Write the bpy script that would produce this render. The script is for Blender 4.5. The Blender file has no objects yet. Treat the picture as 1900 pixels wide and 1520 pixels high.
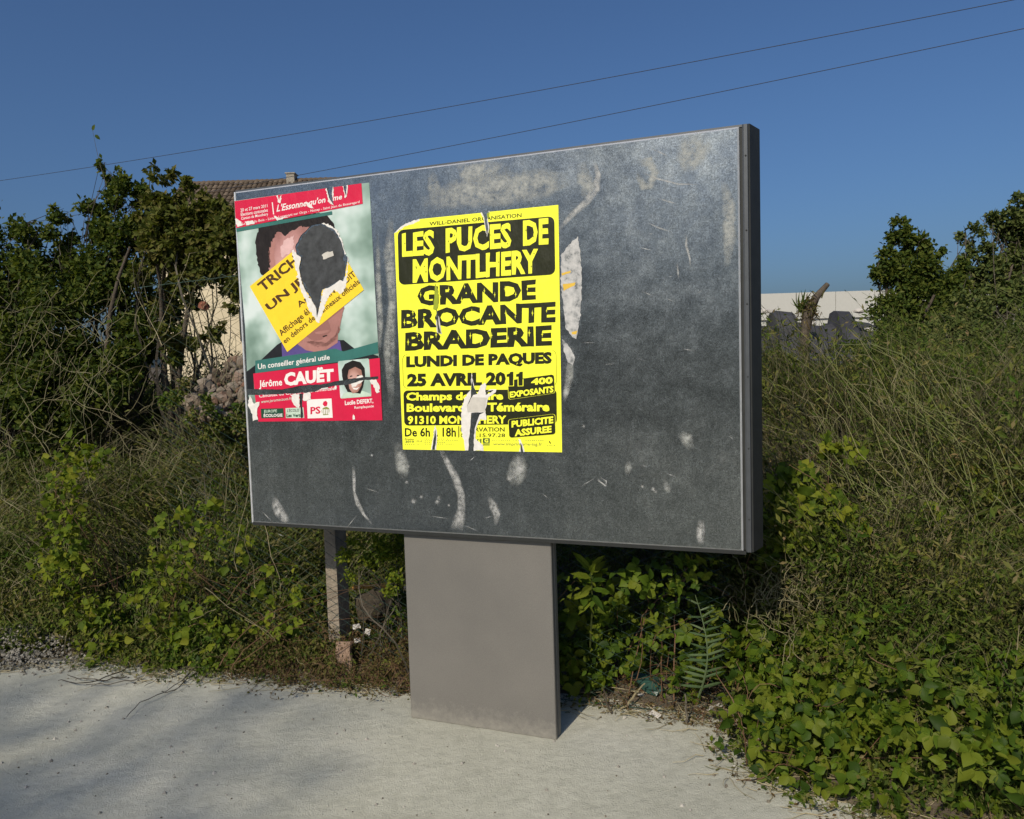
import bpy, math, random
import numpy as np
from mathutils import Vector, Matrix
from mathutils.geometry import delaunay_2d_cdt
R = math.radians
random.seed(7)
rng = np.random.default_rng(11)
SC = bpy.context.scene
COL = SC.collection

# ------------------------------------------------------------------ camera
F, PITCH, ROLL, CAMH = 1438.0, -0.0691, -0.0309, 1.6
fw = np.array([0, math.cos(PITCH), math.sin(PITCH)])
_rt = np.array([1.0, 0, 0]); _up = np.cross(_rt, fw)
rt = math.cos(ROLL) * _rt + math.sin(ROLL) * _up
up = -math.sin(ROLL) * _rt + math.cos(ROLL) * _up
cam = bpy.data.objects.new('camera', bpy.data.cameras.new('camera')); COL.objects.link(cam)
cam.data.sensor_fit = 'HORIZONTAL'; cam.data.sensor_width = 36.0
cam.data.lens = 36.0 * F / 1900.0
cam.data.clip_start = 0.05; cam.data.clip_end = 2000
m = Matrix.Identity(4)
for i in range(3):
    m[i][0] = rt[i]; m[i][1] = up[i]; m[i][2] = -fw[i]
m[2][3] = CAMH
cam.matrix_world = m
SC.camera = cam
# ------------------------------------------------------------------ sky, sun, exposure
SUN_EL, SUN_TO = R(36.0), R(27.6)          # light travels towards +y, turned 27.6 deg to +x
world = bpy.data.worlds.new('World'); SC.world = world; world.use_nodes = True
wn = world.node_tree.nodes; wl = world.node_tree.links; wn.clear()
sky = wn.new('ShaderNodeTexSky'); sky.sky_type = 'NISHITA'; sky.sun_disc = False
sky.sun_elevation = SUN_EL; sky.sun_rotation = SUN_TO + math.pi
sky.altitude = 0; sky.air_density = 1.0; sky.dust_density = 3.0; sky.ozone_density = 10.0
bg = wn.new('ShaderNodeBackground'); bg.inputs[1].default_value = 0.086
wo = wn.new('ShaderNodeOutputWorld')
wl.new(sky.outputs[0], bg.inputs[0]); wl.new(bg.outputs[0], wo.inputs[0])
sun = bpy.data.objects.new('sun', bpy.data.lights.new('sun', 'SUN')); COL.objects.link(sun)
sun.data.energy = 3.7; sun.data.angle = R(0.6); sun.data.color = (1.0, 0.90, 0.74)
sd = Vector((math.sin(SUN_TO) * math.cos(SUN_EL), math.cos(SUN_TO) * math.cos(SUN_EL), -math.sin(SUN_EL)))
sun.rotation_euler = sd.to_track_quat('-Z', 'Y').to_euler()
SC.view_settings.view_transform = 'Standard'; SC.view_settings.look = 'None'
SC.view_settings.exposure = 0.0; SC.view_settings.gamma = 1.0
SC.view_settings.use_curve_mapping = False
SC.cycles.max_bounces = 5; SC.cycles.diffuse_bounces = 2; SC.cycles.glossy_bounces = 2; SC.cycles.transmission_bounces = 2; SC.cycles.transparent_max_bounces = 8

# ------------------------------------------------------------------ measuring helpers
def ray(px, py):
    return fw + rt * (px - 950) / F - up * (py - 760) / F
def at(px, py, y):                            # the point seen at a photo pixel, y metres ahead
    d = ray(px, py); return np.array([0, 0, CAMH]) + d * (y / d[1])
YAW = -0.3675
PO = np.array([-1.2400, 3.6140, 0.0]); PD = np.array([math.cos(YAW), math.sin(YAW), 0]); PN = np.array([-math.sin(YAW), math.cos(YAW), 0])
PW, PZ0, PZ1 = 2.2393, 0.8544, 2.3883
def sz(px, py):                               # photo pixel -> (along, height) on the board's face
    d = ray(px, py); o = np.array([0, 0, CAMH])
    t = ((PO - o) @ PN) / (d @ PN); p = o + d * t
    return float((p - PO) @ PD), float(p[2])
def ss(a, b, x):
    t = np.clip((np.asarray(x, float) - a) / (b - a), 0, 1); return t * t * (3 - 2 * t)

# ------------------------------------------------------------------ materials
def newmat(name):
    m = bpy.data.materials.new(name); m.use_nodes = True
    return m, m.node_tree.nodes, m.node_tree.links, m.node_tree.nodes['Principled BSDF']
def ramp(n, stops):
    r = n.new('ShaderNodeValToRGB'); e = r.color_ramp.elements
    while len(e) < len(stops): e.new(0.5)
    for k, (p, c) in enumerate(stops): e[k].position = p; e[k].color = (*c, 1)
    return r
def noise(n, l, scale, detail=4, rough=0.6, vec=None):
    t = n.new('ShaderNodeTexNoise'); t.inputs['Scale'].default_value = scale
    t.inputs['Detail'].default_value = detail; t.inputs['Roughness'].default_value = rough
    if vec is not None: l.new(vec, t.inputs['Vector'])
    return t
def coords(n): return n.new('ShaderNodeTexCoord')
def mix(n, l, fac, a, b, mode='MIX'):
    x = n.new('ShaderNodeMix'); x.data_type = 'RGBA'; x.blend_type = mode
    for s, v in ((0, fac), (6, a), (7, b)):
        if hasattr(v, 'is_output') or isinstance(v, bpy.types.NodeSocket): l.new(v, x.inputs[s])
        else: x.inputs[s].default_value = v if s == 0 else (*v, 1)
    return x.outputs[2]
def plain(name, c, rough=0.7, var=0.12, scale=20, metal=0.0, bump=0.0, spec=0.3):
    m, n, l, b = newmat(name); co = coords(n)
    t = noise(n, l, scale, 5, 0.6, co.outputs['Object'])
    r = ramp(n, [(0.25, tuple(v * (1 - var) for v in c)), (0.75, tuple(min(1, v * (1 + var)) for v in c))])
    l.new(t.outputs[0], r.inputs[0]); l.new(r.outputs[0], b.inputs['Base Color'])
    b.inputs['Roughness'].default_value = rough; b.inputs['Metallic'].default_value = metal
    b.inputs['Specular IOR Level'].default_value = spec
    if bump:
        bp = n.new('ShaderNodeBump'); bp.inputs['Strength'].default_value = bump; bp.inputs['Distance'].default_value = 0.02
        t2 = noise(n, l, scale * 3, 6, 0.65, co.outputs['Object'])
        l.new(t2.outputs[0], bp.inputs['Height']); l.new(bp.outputs[0], b.inputs['Normal'])
    return m
def leafmat(name, cols, trans=0.3, rough=0.55, patch=None, spec=.08):
    m, n, l, b = newmat(name)
    g = n.new('ShaderNodeNewGeometry'); oi = n.new('ShaderNodeObjectInfo')
    add = n.new('ShaderNodeMath'); add.operation = 'ADD'
    l.new(g.outputs['Random Per Island'], add.inputs[0]); l.new(oi.outputs['Random'], add.inputs[1])
    fr = n.new('ShaderNodeMath'); fr.operation = 'FRACT'; l.new(add.outputs[0], fr.inputs[0])
    k = len(cols); r = ramp(n, [((i + 0.0) / (k - 1), c) for i, c in enumerate(cols)])
    l.new(fr.outputs[0], r.inputs[0])
    c = r.outputs[0]
    if patch:
        t9 = noise(n, l, 2.6, 4, .65, g.outputs['Position']); r9 = ramp(n, [(.36, patch[0]), (.5, (1, 1, 1)), (.64, patch[1])]); l.new(t9.outputs[0], r9.inputs[0])
        c = mix(n, l, 1.0, c, r9.outputs[0], 'MULTIPLY')
    l.new(c, b.inputs['Base Color']); b.inputs['Roughness'].default_value = rough
    b.inputs['Specular IOR Level'].default_value = spec
    if trans:
        ts = n.new('ShaderNodeBsdfTranslucent')
        c2 = mix(n, l, 1.0, c, (1.25, 1.35, 0.6), 'MULTIPLY'); l.new(c2, ts.inputs[0])
        ms = n.new('ShaderNodeMixShader'); ms.inputs[0].default_value = trans
        l.new(b.outputs[0], ms.inputs[1]); l.new(ts.outputs[0], ms.inputs[2])
        l.new(ms.outputs[0], n['Material Output'].inputs[0])
    return m

M = {}
M['dark_leaf'] = leafmat('dark_leaf', [(.026, .044, .010), (.052, .080, .014), (.085, .108, .018), (.110, .122, .022)])
M['olive_leaf'] = leafmat('olive_leaf', [(.052, .066, .014), (.085, .100, .020), (.115, .122, .026), (.135, .115, .036)])
M['weed_leaf'] = leafmat('weed_leaf', [(.034, .054, .011), (.070, .102, .018), (.112, .142, .025), (.142, .150, .036), (.18, .155, .07)], patch=((.60, .86, .5), (1.35, 1.08, 1.3)))
M['lime_leaf'] = leafmat('lime_leaf', [(.060, .098, .012), (.105, .150, .015), (.155, .195, .018), (.205, .215, .024)], 0.35)
M['bramble_leaf'] = leafmat('bramble_leaf', [(.022, .045, .007), (.046, .084, .009), (.080, .126, .011), (.112, .155, .014), (.140, .165, .018), (.09, .12, .016)], 0.3, 0.5, spec=.1)
M['grey_leaf'] = leafmat('grey_leaf', [(.036, .055, .016), (.066, .090, .024), (.10, .122, .034), (.13, .14, .044)], 0.2)
M['rust_leaf'] = leafmat('rust_leaf', [(.085, .060, .026), (.120, .078, .034), (.085, .080, .024), (.10, .10, .030)], 0.15)
M['frond'] = leafmat('frond', [(.055, .095, .036), (.085, .130, .055), (.12, .16, .075)], 0.2, 0.4, spec=.3)
M['dry_stalk'] = leafmat('dry_stalk', [(.085, .076, .042), (.15, .132, .072), (.22, .195, .115), (.10, .115, .045)], 0)
M['green_stalk'] = leafmat('green_stalk', [(.06, .075, .022), (.10, .115, .035), (.13, .135, .05)], 0)
M['long_stalk'] = leafmat('long_stalk', [(.10, .118, .038), (.15, .165, .058), (.19, .175, .085)], 0)
M['pale_straw'] = leafmat('pale_straw', [(.26, .22, .13), (.36, .31, .19)], 0)
M['twig'] = leafmat('twig', [(.050, .042, .032), (.095, .082, .062), (.15, .135, .105)], 0)
M['red_stem'] = leafmat('red_stem', [(.13, .075, .045), (.17, .10, .06)], 0)
M['bark'] = plain('bark', (.085, .068, .05), .9, .4, 14, bump=.8)
M['earth'] = plain('earth', (.115, .092, .064), .95, .45, 9, bump=1.0)
M['stone'] = plain('stone', (.27, .25, .215), .9, .35, 12, bump=.8)
M['pebble'] = leafmat('pebble', [(.24, .225, .19), (.34, .32, .28), (.44, .42, .37)], 0, .9)
M['speck'] = leafmat('speck', [(.06, .055, .045), (.14, .12, .09), (.20, .18, .14)], 0, .9)
M['rubble'] = leafmat('rubble', [(.11, .085, .06), (.17, .135, .10), (.24, .205, .165), (.17, .095, .065)], 0, .95)

# pavement of pale, dusty concrete
def pavement_mat():
    m, n, l, b = newmat('pale_pavement'); co = coords(n); v = co.outputs['Object']
    t1 = noise(n, l, 0.9, 6, .6, v); t2 = noise(n, l, 16, 8, .7, v); t3 = noise(n, l, 150, 4, .7, v)
    r1 = ramp(n, [(.32, (.40, .395, .32)), (.5, (.49, .485, .40)), (.68, (.56, .55, .465))]); l.new(t1.outputs[0], r1.inputs[0])
    r2 = ramp(n, [(.28, (.82, .82, .81)), (.5, (1, 1, 1)), (.75, (1.1, 1.1, 1.1))]); l.new(t2.outputs[0], r2.inputs[0])
    r3 = ramp(n, [(.26, (.80, .79, .77)), (.42, (1, 1, 1)), (.7, (1.06, 1.06, 1.06))]); l.new(t3.outputs[0], r3.inputs[0])
    c = mix(n, l, 1, r1.outputs[0], r2.outputs[0], 'MULTIPLY'); c = mix(n, l, 1, c, r3.outputs[0], 'MULTIPLY')
    vo = n.new('ShaderNodeTexVoronoi'); vo.inputs['Scale'].default_value = 42; l.new(v, vo.inputs['Vector'])
    vr = ramp(n, [(.035, (1, 1, 1)), (.07, (0, 0, 0))]); l.new(vo.outputs['Distance'], vr.inputs[0])
    t4 = noise(n, l, 5, 3, .5, v); r4 = ramp(n, [(.5, (0, 0, 0)), (.62, (.75, .75, .75))]); l.new(t4.outputs[0], r4.inputs[0])
    fm = mix(n, l, 1, vr.outputs[0], r4.outputs[0], 'MULTIPLY')
    c = mix(n, l, fm, c, (.10, .09, .075))
    l.new(c, b.inputs['Base Color']); b.inputs['Roughness'].default_value = .92; b.inputs['Specular IOR Level'].default_value = .2
    # faint brushed ridges and grit
    w = n.new('ShaderNodeTexWave'); w.inputs['Scale'].default_value = 5; w.inputs['Distortion'].default_value = 9
    w.inputs['Detail'].default_value = 3; w.inputs['Detail Scale'].default_value = 2
    mp = n.new('ShaderNodeMapping'); mp.inputs['Rotation'].default_value = (0, 0, R(68)); l.new(v, mp.inputs[0]); l.new(mp.outputs[0], w.inputs[0])
    s1 = n.new('ShaderNodeMath'); s1.operation = 'MULTIPLY_ADD'; s1.inputs[1].default_value = .16; l.new(w.outputs[1], s1.inputs[0]); l.new(t3.outputs[0], s1.inputs[2])
    s2 = n.new('ShaderNodeMath'); s2.operation = 'MULTIPLY_ADD'; s2.inputs[1].default_value = 1.5; l.new(t2.outputs[0], s2.inputs[0]); l.new(s1.outputs[0], s2.inputs[2])
    bp = n.new('ShaderNodeBump'); bp.inputs['Strength'].default_value = .55; bp.inputs['Distance'].default_value = .012
    l.new(s2.outputs[0], bp.inputs['Height']); l.new(bp.outputs[0], b.inputs['Normal'])
    return m
M['pavement'] = pavement_mat()

def galv_mat():
    m, n, l, b = newmat('galvanised_sheet'); co = coords(n); v = co.outputs['Object']
    vo = n.new('ShaderNodeTexVoronoi'); vo.inputs['Scale'].default_value = 110; l.new(v, vo.inputs['Vector'])
    t1 = noise(n, l, 3.0, 10, .70, v); t2 = noise(n, l, 13, 8, .7, v); t3 = noise(n, l, 190, 3, .6, v)
    r0 = ramp(n, [(0, (.80, .80, .80)), (1, (1.2, 1.2, 1.2))]); l.new(vo.outputs['Color'], r0.inputs[0])
    r1 = ramp(n, [(.28, (.150, .168, .172)), (.5, (.200, .220, .224)), (.72, (.270, .29, .29))]); l.new(t1.outputs[0], r1.inputs[0])
    r2 = ramp(n, [(.34, (.88, .88, .89)), (.5, (1, 1, 1)), (.72, (1.18, 1.17, 1.15))]); l.new(t2.outputs[0], r2.inputs[0])
    r3 = ramp(n, [(.3, (.55, .55, .55)), (.7, (1.45, 1.45, 1.45))]); l.new(t3.outputs[0], r3.inputs[0])
    c = mix(n, l, 1, r1.outputs[0], r2.outputs[0], 'MULTIPLY'); c = mix(n, l, 1, c, r0.outputs[0], 'MULTIPLY'); c = mix(n, l, 1, c, r3.outputs[0], 'MULTIPLY')
    mp = n.new('ShaderNodeMapping'); mp.inputs['Scale'].default_value = (60, 1, 2.5); l.new(v, mp.inputs[0]); t6 = noise(n, l, 1, 5, .6, mp.outputs[0])
    r6 = ramp(n, [(.3, (.93, .93, .93)), (.5, (1, 1, 1)), (.7, (1.07, 1.07, 1.07))]); l.new(t6.outputs[0], r6.inputs[0]); c = mix(n, l, 1, c, r6.outputs[0], 'MULTIPLY')
    # chalky residue in blotches
    t5 = noise(n, l, 4.5, 10, .72, v); r5 = ramp(n, [(.60, (0, 0, 0)), (.76, (.24, .24, .24))]); l.new(t5.outputs[0], r5.inputs[0])
    c = mix(n, l, r5.outputs[0], c, (.42, .42, .40))
    l.new(c, b.inputs['Base Color'])
    rr = ramp(n, [(.3, (.20, .20, .20)), (.7, (.31, .31, .31))]); l.new(t2.outputs[0], rr.inputs[0]); l.new(rr.outputs[0], b.inputs['Roughness'])
    me = n.new('ShaderNodeMath'); me.operation = 'MULTIPLY_ADD'; me.inputs[1].default_value = -.9; me.inputs[2].default_value = .93
    l.new(r5.outputs[0], me.inputs[0]); l.new(me.outputs[0], b.inputs['Metallic'])
    bp = n.new('ShaderNodeBump'); bp.inputs['Strength'].default_value = .05; bp.inputs['Distance'].default_value = .003
    l.new(t2.outputs[0], bp.inputs['Height']); l.new(bp.outputs[0], b.inputs['Normal'])
    return m
M['galv'] = galv_mat()
M['rim'] = plain('bright_metal_edge', (.74, .75, .75), .38, .12, 30, metal=.6)
M['frame_grey'] = plain('grey_painted_metal', (.080, .086, .092), .45, .1, 30, metal=.4)
M['frame_dark'] = plain('dark_painted_metal', (.036, .038, .037), .6, .15, 20, metal=.2, spec=.2)
def pedestal_mat():
    m, n, l, b = newmat('taupe_powder_coat'); co = coords(n); v = co.outputs['Object']
    t = noise(n, l, 260, 3, .7, v); t2 = noise(n, l, 2.4, 5, .6, v)
    r = ramp(n, [(.3, (.128, .122, .110)), (.5, (.152, .145, .131)), (.75, (.186, .178, .162))]); l.new(t.outputs[0], r.inputs[0])
    r2 = ramp(n, [(.3, (.9, .9, .9)), (.7, (1.08, 1.07, 1.06))]); l.new(t2.outputs[0], r2.inputs[0])
    cc = mix(n, l, 1, r.outputs[0], r2.outputs[0], 'MULTIPLY')
    sp_ = n.new('ShaderNodeSeparateXYZ'); l.new(v, sp_.inputs[0]); t7 = noise(n, l, 26, 6, .75, v)     # dust splashed up from the paving
    ma = n.new('ShaderNodeMath'); ma.operation = 'MULTIPLY_ADD'; ma.inputs[1].default_value = .30; l.new(t7.outputs[0], ma.inputs[0])
    mz = n.new('ShaderNodeMath'); mz.operation = 'MULTIPLY'; mz.inputs[1].default_value = -1.0; l.new(sp_.outputs[2], mz.inputs[0]); l.new(mz.outputs[0], ma.inputs[2])
    r7 = ramp(n, [(.06, (0, 0, 0)), (.17, (.55, .55, .55))]); l.new(ma.outputs[0], r7.inputs[0]); cc = mix(n, l, r7.outputs[0], cc, (.30, .285, .24))
    l.new(cc, b.inputs['Base Color'])
    b.inputs['Roughness'].default_value = .6; b.inputs['Specular IOR Level'].default_value = .35
    bp = n.new('ShaderNodeBump'); bp.inputs['Strength'].default_value = .12; bp.inputs['Distance'].default_value = .001
    l.new(t.outputs[0], bp.inputs['Height']); l.new(bp.outputs[0], b.inputs['Normal'])
    return m
M['pedestal'] = pedestal_mat()
M['fence_wire'] = plain('green_fence_wire', (.045, .075, .058), .5, .3, 30)
M['grey_wire'] = plain('dark_cable', (.03, .035, .05), .7, .1, 5)
M['concrete'] = plain('weathered_concrete', (.30, .27, .22), .9, .3, 14, bump=.8)
M['gravel'] = leafmat('gravel', [(.14, .13, .105), (.22, .205, .17), (.31, .29, .245)], 0, .9)
M['post_wood'] = plain('weathered_post', (.25, .21, .16), .9, .35, 16, bump=.7)
M['wood'] = plain('weathered_board', (.25, .17, .12), .85, .35, 22, bump=.6)
M['cream'] = plain('cream_render', (.62, .53, .36), .9, .12, 2)
M['white_wall'] = plain('off_white_panel', (.48, .475, .43), .8, .03, 6)
M['dark_sheet'] = plain('dark_sheeting', (.045, .045, .05), .7, .4, 2, bump=.5)
M['tile'] = leafmat('roof_tile', [(.08, .060, .044), (.12, .092, .065), (.16, .122, .088)], 0, .9)
M['orange'] = plain('orange_plastic', (.40, .20, .03), .6, .3, 20)
M['scrap'] = plain('pale_scrap', (.50, .47, .42), .8, .2, 30)
M['green_plastic'] = plain('green_plastic', (.03, .075, .06), .35, .3, 12)
M['terracotta'] = plain('terracotta', (.26, .10, .06), .8, .25, 9)

# ------------------------------------------------------------------ mesh helpers
class MB:
    def __init__(s): s.v = []; s.f3 = []; s.f4 = []; s.n = 0; s.m3 = []; s.m4 = []
    def add(s, v, f, mi=0):
        v = np.asarray(v, float).reshape(-1, 3); f = np.asarray(f, int)
        if len(f) == 0: return
        (s.f3 if f.shape[1] == 3 else s.f4).append(f + s.n)
        (s.m3 if f.shape[1] == 3 else s.m4).append(np.full(len(f), mi)); s.v.append(v); s.n += len(v)
    def box(s, x0, x1, y0, y1, z0, z1, mi=0):
        v = [(x, y, z) for z in (z0, z1) for y in (y0, y1) for x in (x0, x1)]
        s.add(v, [(0, 2, 3, 1), (4, 5, 7, 6), (0, 1, 5, 4), (2, 6, 7, 3), (0, 4, 6, 2), (1, 3, 7, 5)], mi)
    def build(s, name, mats, parent=None, smooth=False):
        me = bpy.data.meshes.new(name); V = np.concatenate(s.v) if s.v else np.zeros((0, 3))
        f3 = np.concatenate(s.f3) if s.f3 else np.zeros((0, 3), int); f4 = np.concatenate(s.f4) if s.f4 else np.zeros((0, 4), int)
        mi = np.concatenate(s.m3 + s.m4) if (s.m3 or s.m4) else np.zeros(0, int)
        loops = np.concatenate([f3.ravel(), f4.ravel()])
        me.vertices.add(len(V)); me.vertices.foreach_set('co', V.astype(np.float32).ravel())
        me.loops.add(len(loops)); me.loops.foreach_set('vertex_index', loops.astype(np.int32))
        tot = np.concatenate([np.full(len(f3), 3), np.full(len(f4), 4)]).astype(np.int32)
        st = np.concatenate([[0], np.cumsum(tot)[:-1]]).astype(np.int32) if len(tot) else tot
        me.polygons.add(len(tot)); me.polygons.foreach_set('loop_start', st); me.polygons.foreach_set('loop_total', tot)
        me.polygons.foreach_set('material_index', mi.astype(np.int32))
        me.polygons.foreach_set('use_smooth', np.full(len(tot), bool(smooth)))
        for k in (mats if isinstance(mats, (list, tuple)) else [mats]): me.materials.append(M[k] if isinstance(k, str) else k)
        me.update(calc_edges=True); me.validate()
        return link(bpy.data.objects.new(name, me), parent)
def link(o, parent=None):
    COL.objects.link(o)
    if parent is not None: o.parent = parent
    return o
def tag(o, label=None, cat=None, group=None, kind=None):
    for k, v in (('label', label), ('category', cat), ('group', group), ('kind', kind)):
        if v: o[k] = v
    return o
def empty(name, loc=(0, 0, 0), rz=0, label=None, cat=None, group=None):
    o = link(bpy.data.objects.new(name, None)); o.location = tuple(map(float, loc)); o.rotation_euler = (0, 0, rz); o.empty_display_size = .1
    return tag(o, label, cat, group)
def nrm(a): return a / np.maximum(np.linalg.norm(a, axis=-1, keepdims=True), 1e-9)
LEAF2 = (np.array([(0, 0, 0), (.5, -.30, .07), (1, 0, -.05), (.5, .30, .07)]), np.array([(0, 1, 2), (0, 2, 3)]))
LEAF4 = (np.array([(0, 0, 0), (.28, -.24, .06), (.68, -.22, .05), (1, 0, -.1), (.68, .22, .05), (.28, .24, .06), (.5, 0, 0)]),
         np.array([(0, 1, 6), (1, 2, 6), (2, 3, 6), (3, 4, 6), (4, 5, 6), (5, 0, 6)]))
BLADE = (np.array([(0, -.04, 0), (0, .04, 0), (.55, -.035, .05), (.55, .035, .05), (1, 0, -.08)]), np.array([(0, 2, 3), (0, 3, 1), (2, 4, 3)]))
def leaves(mb, p, d, nn, size, tmpl=LEAF2, mi=0, wid=1.0):
    p = np.asarray(p); x = nrm(d); z = nn - (nn * x).sum(-1, keepdims=True) * x; z = nrm(z); y = np.cross(z, x)
    T, Fc = tmpl; size = np.broadcast_to(np.asarray(size, float), (len(p),))
    V = p[:, None] + size[:, None, None] * (T[None, :, 0:1] * x[:, None] + wid * T[None, :, 1:2] * y[:, None] + T[None, :, 2:3] * z[:, None])
    Fa = (Fc[None] + (np.arange(len(p)) * len(T))[:, None, None]).reshape(-1, Fc.shape[1])
    mb.add(V.reshape(-1, 3), Fa, mi)
def tubes(mb, C, rad, mi=0, sides=3):
    C = np.asarray(C, float); N, K, _ = C.shape
    rad = np.broadcast_to(np.asarray(rad, float), (N, K))
    T = np.gradient(C, axis=1); T = nrm(T)
    ref = np.array([.31, .52, .79]); n1 = nrm(np.cross(T, ref)); n2 = np.cross(T, n1)
    an = np.arange(sides) * 2 * math.pi / sides
    ring = C[:, :, None] + rad[:, :, None, None] * (np.cos(an)[:, None] * n1[:, :, None] + np.sin(an)[:, None] * n2[:, :, None])
    idx = np.arange(N * K * sides).reshape(N, K, sides)
    a = idx[:, :-1]; b = idx[:, 1:]
    q = np.stack([a, np.roll(a, -1, 2), np.roll(b, -1, 2), b], -1).reshape(-1, 4)
    mb.add(ring.reshape(-1, 3), q, mi)
def rdir(n, zb=0.0):
    d = rng.normal(size=(n, 3)); d[:, 2] += zb; return nrm(d)
def bend(a, b, K=6, wob=.1):
    """N curved paths from a to b with sideways wander"""
    a = np.asarray(a, float); b = np.asarray(b, float); t = np.linspace(0, 1, K)[None, :, None]
    L = np.linalg.norm(b - a, axis=-1)[:, None, None]
    w1 = rng.normal(size=(len(a), 1, 3)); w2 = rng.normal(size=(len(a), 1, 3))
    return a[:, None] * (1 - t) + b[:, None] * t + wob * L * (w1 * np.sin(math.pi * t) + .5 * w2 * np.sin(2 * math.pi * t))

# ------------------------------------------------------------------ ground and bank
EDGE = np.array([(-30, 11.5), (-6, 5.0), (-2.8, 4.15), (-2.45, 4.2), (-1.9, 3.98), (-1.28, 3.88), (-.57, 3.70), (.33, 3.50), (.67, 3.34), (.93, 3.22),
                 (.86, 3.02), (.86, 2.87), (.97, 2.74), (1.2, 2.52), (1.9, 2.0), (4, .8), (30, -12)])
POLY = np.concatenate([EDGE, [(900, -12), (900, 900), (-900, 900), (-900, 11.5)]])
def edge_e(x, y):
    P = np.stack([np.ravel(x), np.ravel(y)], -1).astype(float); d = np.full(len(P), 1e9)
    for a, b in zip(EDGE[:-1], EDGE[1:]):
        ab = b - a; t = np.clip(((P - a) @ ab) / (ab @ ab), 0, 1); d = np.minimum(d, np.linalg.norm(P - (a + t[:, None] * ab), axis=1))
    ins = np.zeros(len(P), bool); Q = np.roll(POLY, -1, 0)
    for a, b in zip(POLY, Q):
        c = (a[1] > P[:, 1]) != (b[1] > P[:, 1])
        xi = (b[0] - a[0]) * (P[:, 1] - a[1]) / (b[1] - a[1] + 1e-12) + a[0]
        ins ^= c & (P[:, 0] < xi)
    return np.where(ins, d, -d).reshape(np.shape(x))
def wob(x, y):
    return .5 * np.sin(3.1 * x + 1.3 * y) + .5 * np.sin(1.7 * x - 2.9 * y + 1) + .35 * np.sin(7.3 * x + 5.1 * y + 2) + .25 * np.sin(13 * x - 11 * y)
def terr(x, y):
    e = edge_e(x, y); return np.where(e > 0, .05 * ss(0, .1, e) + 1.0 * ss(.2, 3.2, e) + .035 * wob(np.asarray(x), np.asarray(y)) * ss(0, .4, e), -.06 * ss(0, .12, -e)) - .012

mb = MB(); s = 700.0
mb.add([(-s, -s, 0), (s, -s, 0), (s, s, 0), (-s, s, 0)], [(0, 1, 2, 3)])
tag(mb.build('ground', 'pavement'), kind='structure')
xs = np.concatenate([np.linspace(-300, -9, 24), np.arange(-8.6, 8.6, .075), np.linspace(9, 300, 24)])
ys = np.concatenate([np.arange(.4, 9, .075), np.linspace(9.3, 40, 50), np.linspace(45, 600, 30)])
X, Y = np.meshgrid(xs, ys); Z = terr(X, Y); idx = np.arange(X.size).reshape(X.shape)
mb = MB(); keep = (edge_e(X, Y) > -.16)
q = np.stack([idx[:-1, :-1], idx[:-1, 1:], idx[1:, 1:], idx[1:, :-1]], -1).reshape(-1, 4)
q = q[keep.ravel()[q].all(1)]
mb.add(np.stack([X, Y, Z], -1), q); tag(mb.build('earth_bank', 'earth', smooth=True), kind='structure')

# ------------------------------------------------------------------ the notice board
board = empty('notice_board', PO, YAW, 'large tilted-looking galvanised steel notice board on a taupe pedestal, carrying two torn posters', 'notice board')
board['label'] = 'large dark galvanised steel notice board on a wide taupe pedestal'
def rounded_sheet(x0, x1, z0, z1, y, t, bev):
    """sheet with a bevelled rim; faces: 0 face, 1 rim"""
    b = MB(); a = [(x0, y + bev, z0), (x1, y + bev, z0), (x1, y + bev, z1), (x0, y + bev, z1)]
    c = [(x0 + bev, y, z0 + bev), (x1 - bev, y, z0 + bev), (x1 - bev, y, z1 - bev), (x0 + bev, y, z1 - bev)]
    d = [(p[0], y + t, p[2]) for p in a]
    b.add(a + c + d, [(4, 5, 6, 7)], 0)
    b.add(a + c + d, [(0, 1, 5, 4), (1, 2, 6, 5), (2, 3, 7, 6), (3, 0, 4, 7), (8, 9, 1, 0), (9, 10, 2, 1), (10, 11, 3, 2), (11, 8, 0, 3), (11, 10, 9, 8)], 1)
    return b
SX1 = PW - .014
rounded_sheet(0, SX1, PZ0, PZ1, 0.0, .012, .0065).build('face_sheet', ['galv', 'rim'], board)
b = MB(); b.box(.004, SX1 - .004, .0125, .10, PZ0 + .004, PZ1 - .004); b.build('core', 'frame_dark', board)
# right-hand edge profile: groove, ridge, flared side
def extr(prof, z0, z1, name, mat):
    b = MB(); n = len(prof); v = [(x, y, z0) for x, y in prof] + [(x, y, z1) for x, y in prof]
    b.add(v, [(i, (i + 1) % n, n + (i + 1) % n, n + i) for i in range(n)])
    c0 = np.mean(v[:n], 0); c1 = np.mean(v[n:], 0)
    b.add(list(v) + [c0, c1], [((i + 1) % n, i, 2 * n) for i in range(n)] + [(n + i, n + (i + 1) % n, 2 * n + 1) for i in range(n)])
    return b.build(name, mat, board)
extr([(SX1 + .001, .016), (SX1 + .010, .016), (SX1 + .010, .09), (SX1 + .001, .09)], PZ0 + .002, PZ1 + .002, 'edge_groove', 'frame_dark')
extr([(SX1 + .0105, .004), (SX1 + .016, .001), (SX1 + .028, .002), (SX1 + .030, .008), (SX1 + .030, .09), (SX1 + .0105, .09)], PZ0 - .003, PZ1 + .006, 'edge_ridge', 'frame_grey')
extr([(SX1 + .0305, .010), (SX1 + .036, .012), (SX1 + .064, .105), (SX1 + .064, .115), (SX1 + .0305, .115)], PZ0 - .004, PZ1 + .008, 'side_channel', 'frame_dark')
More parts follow.
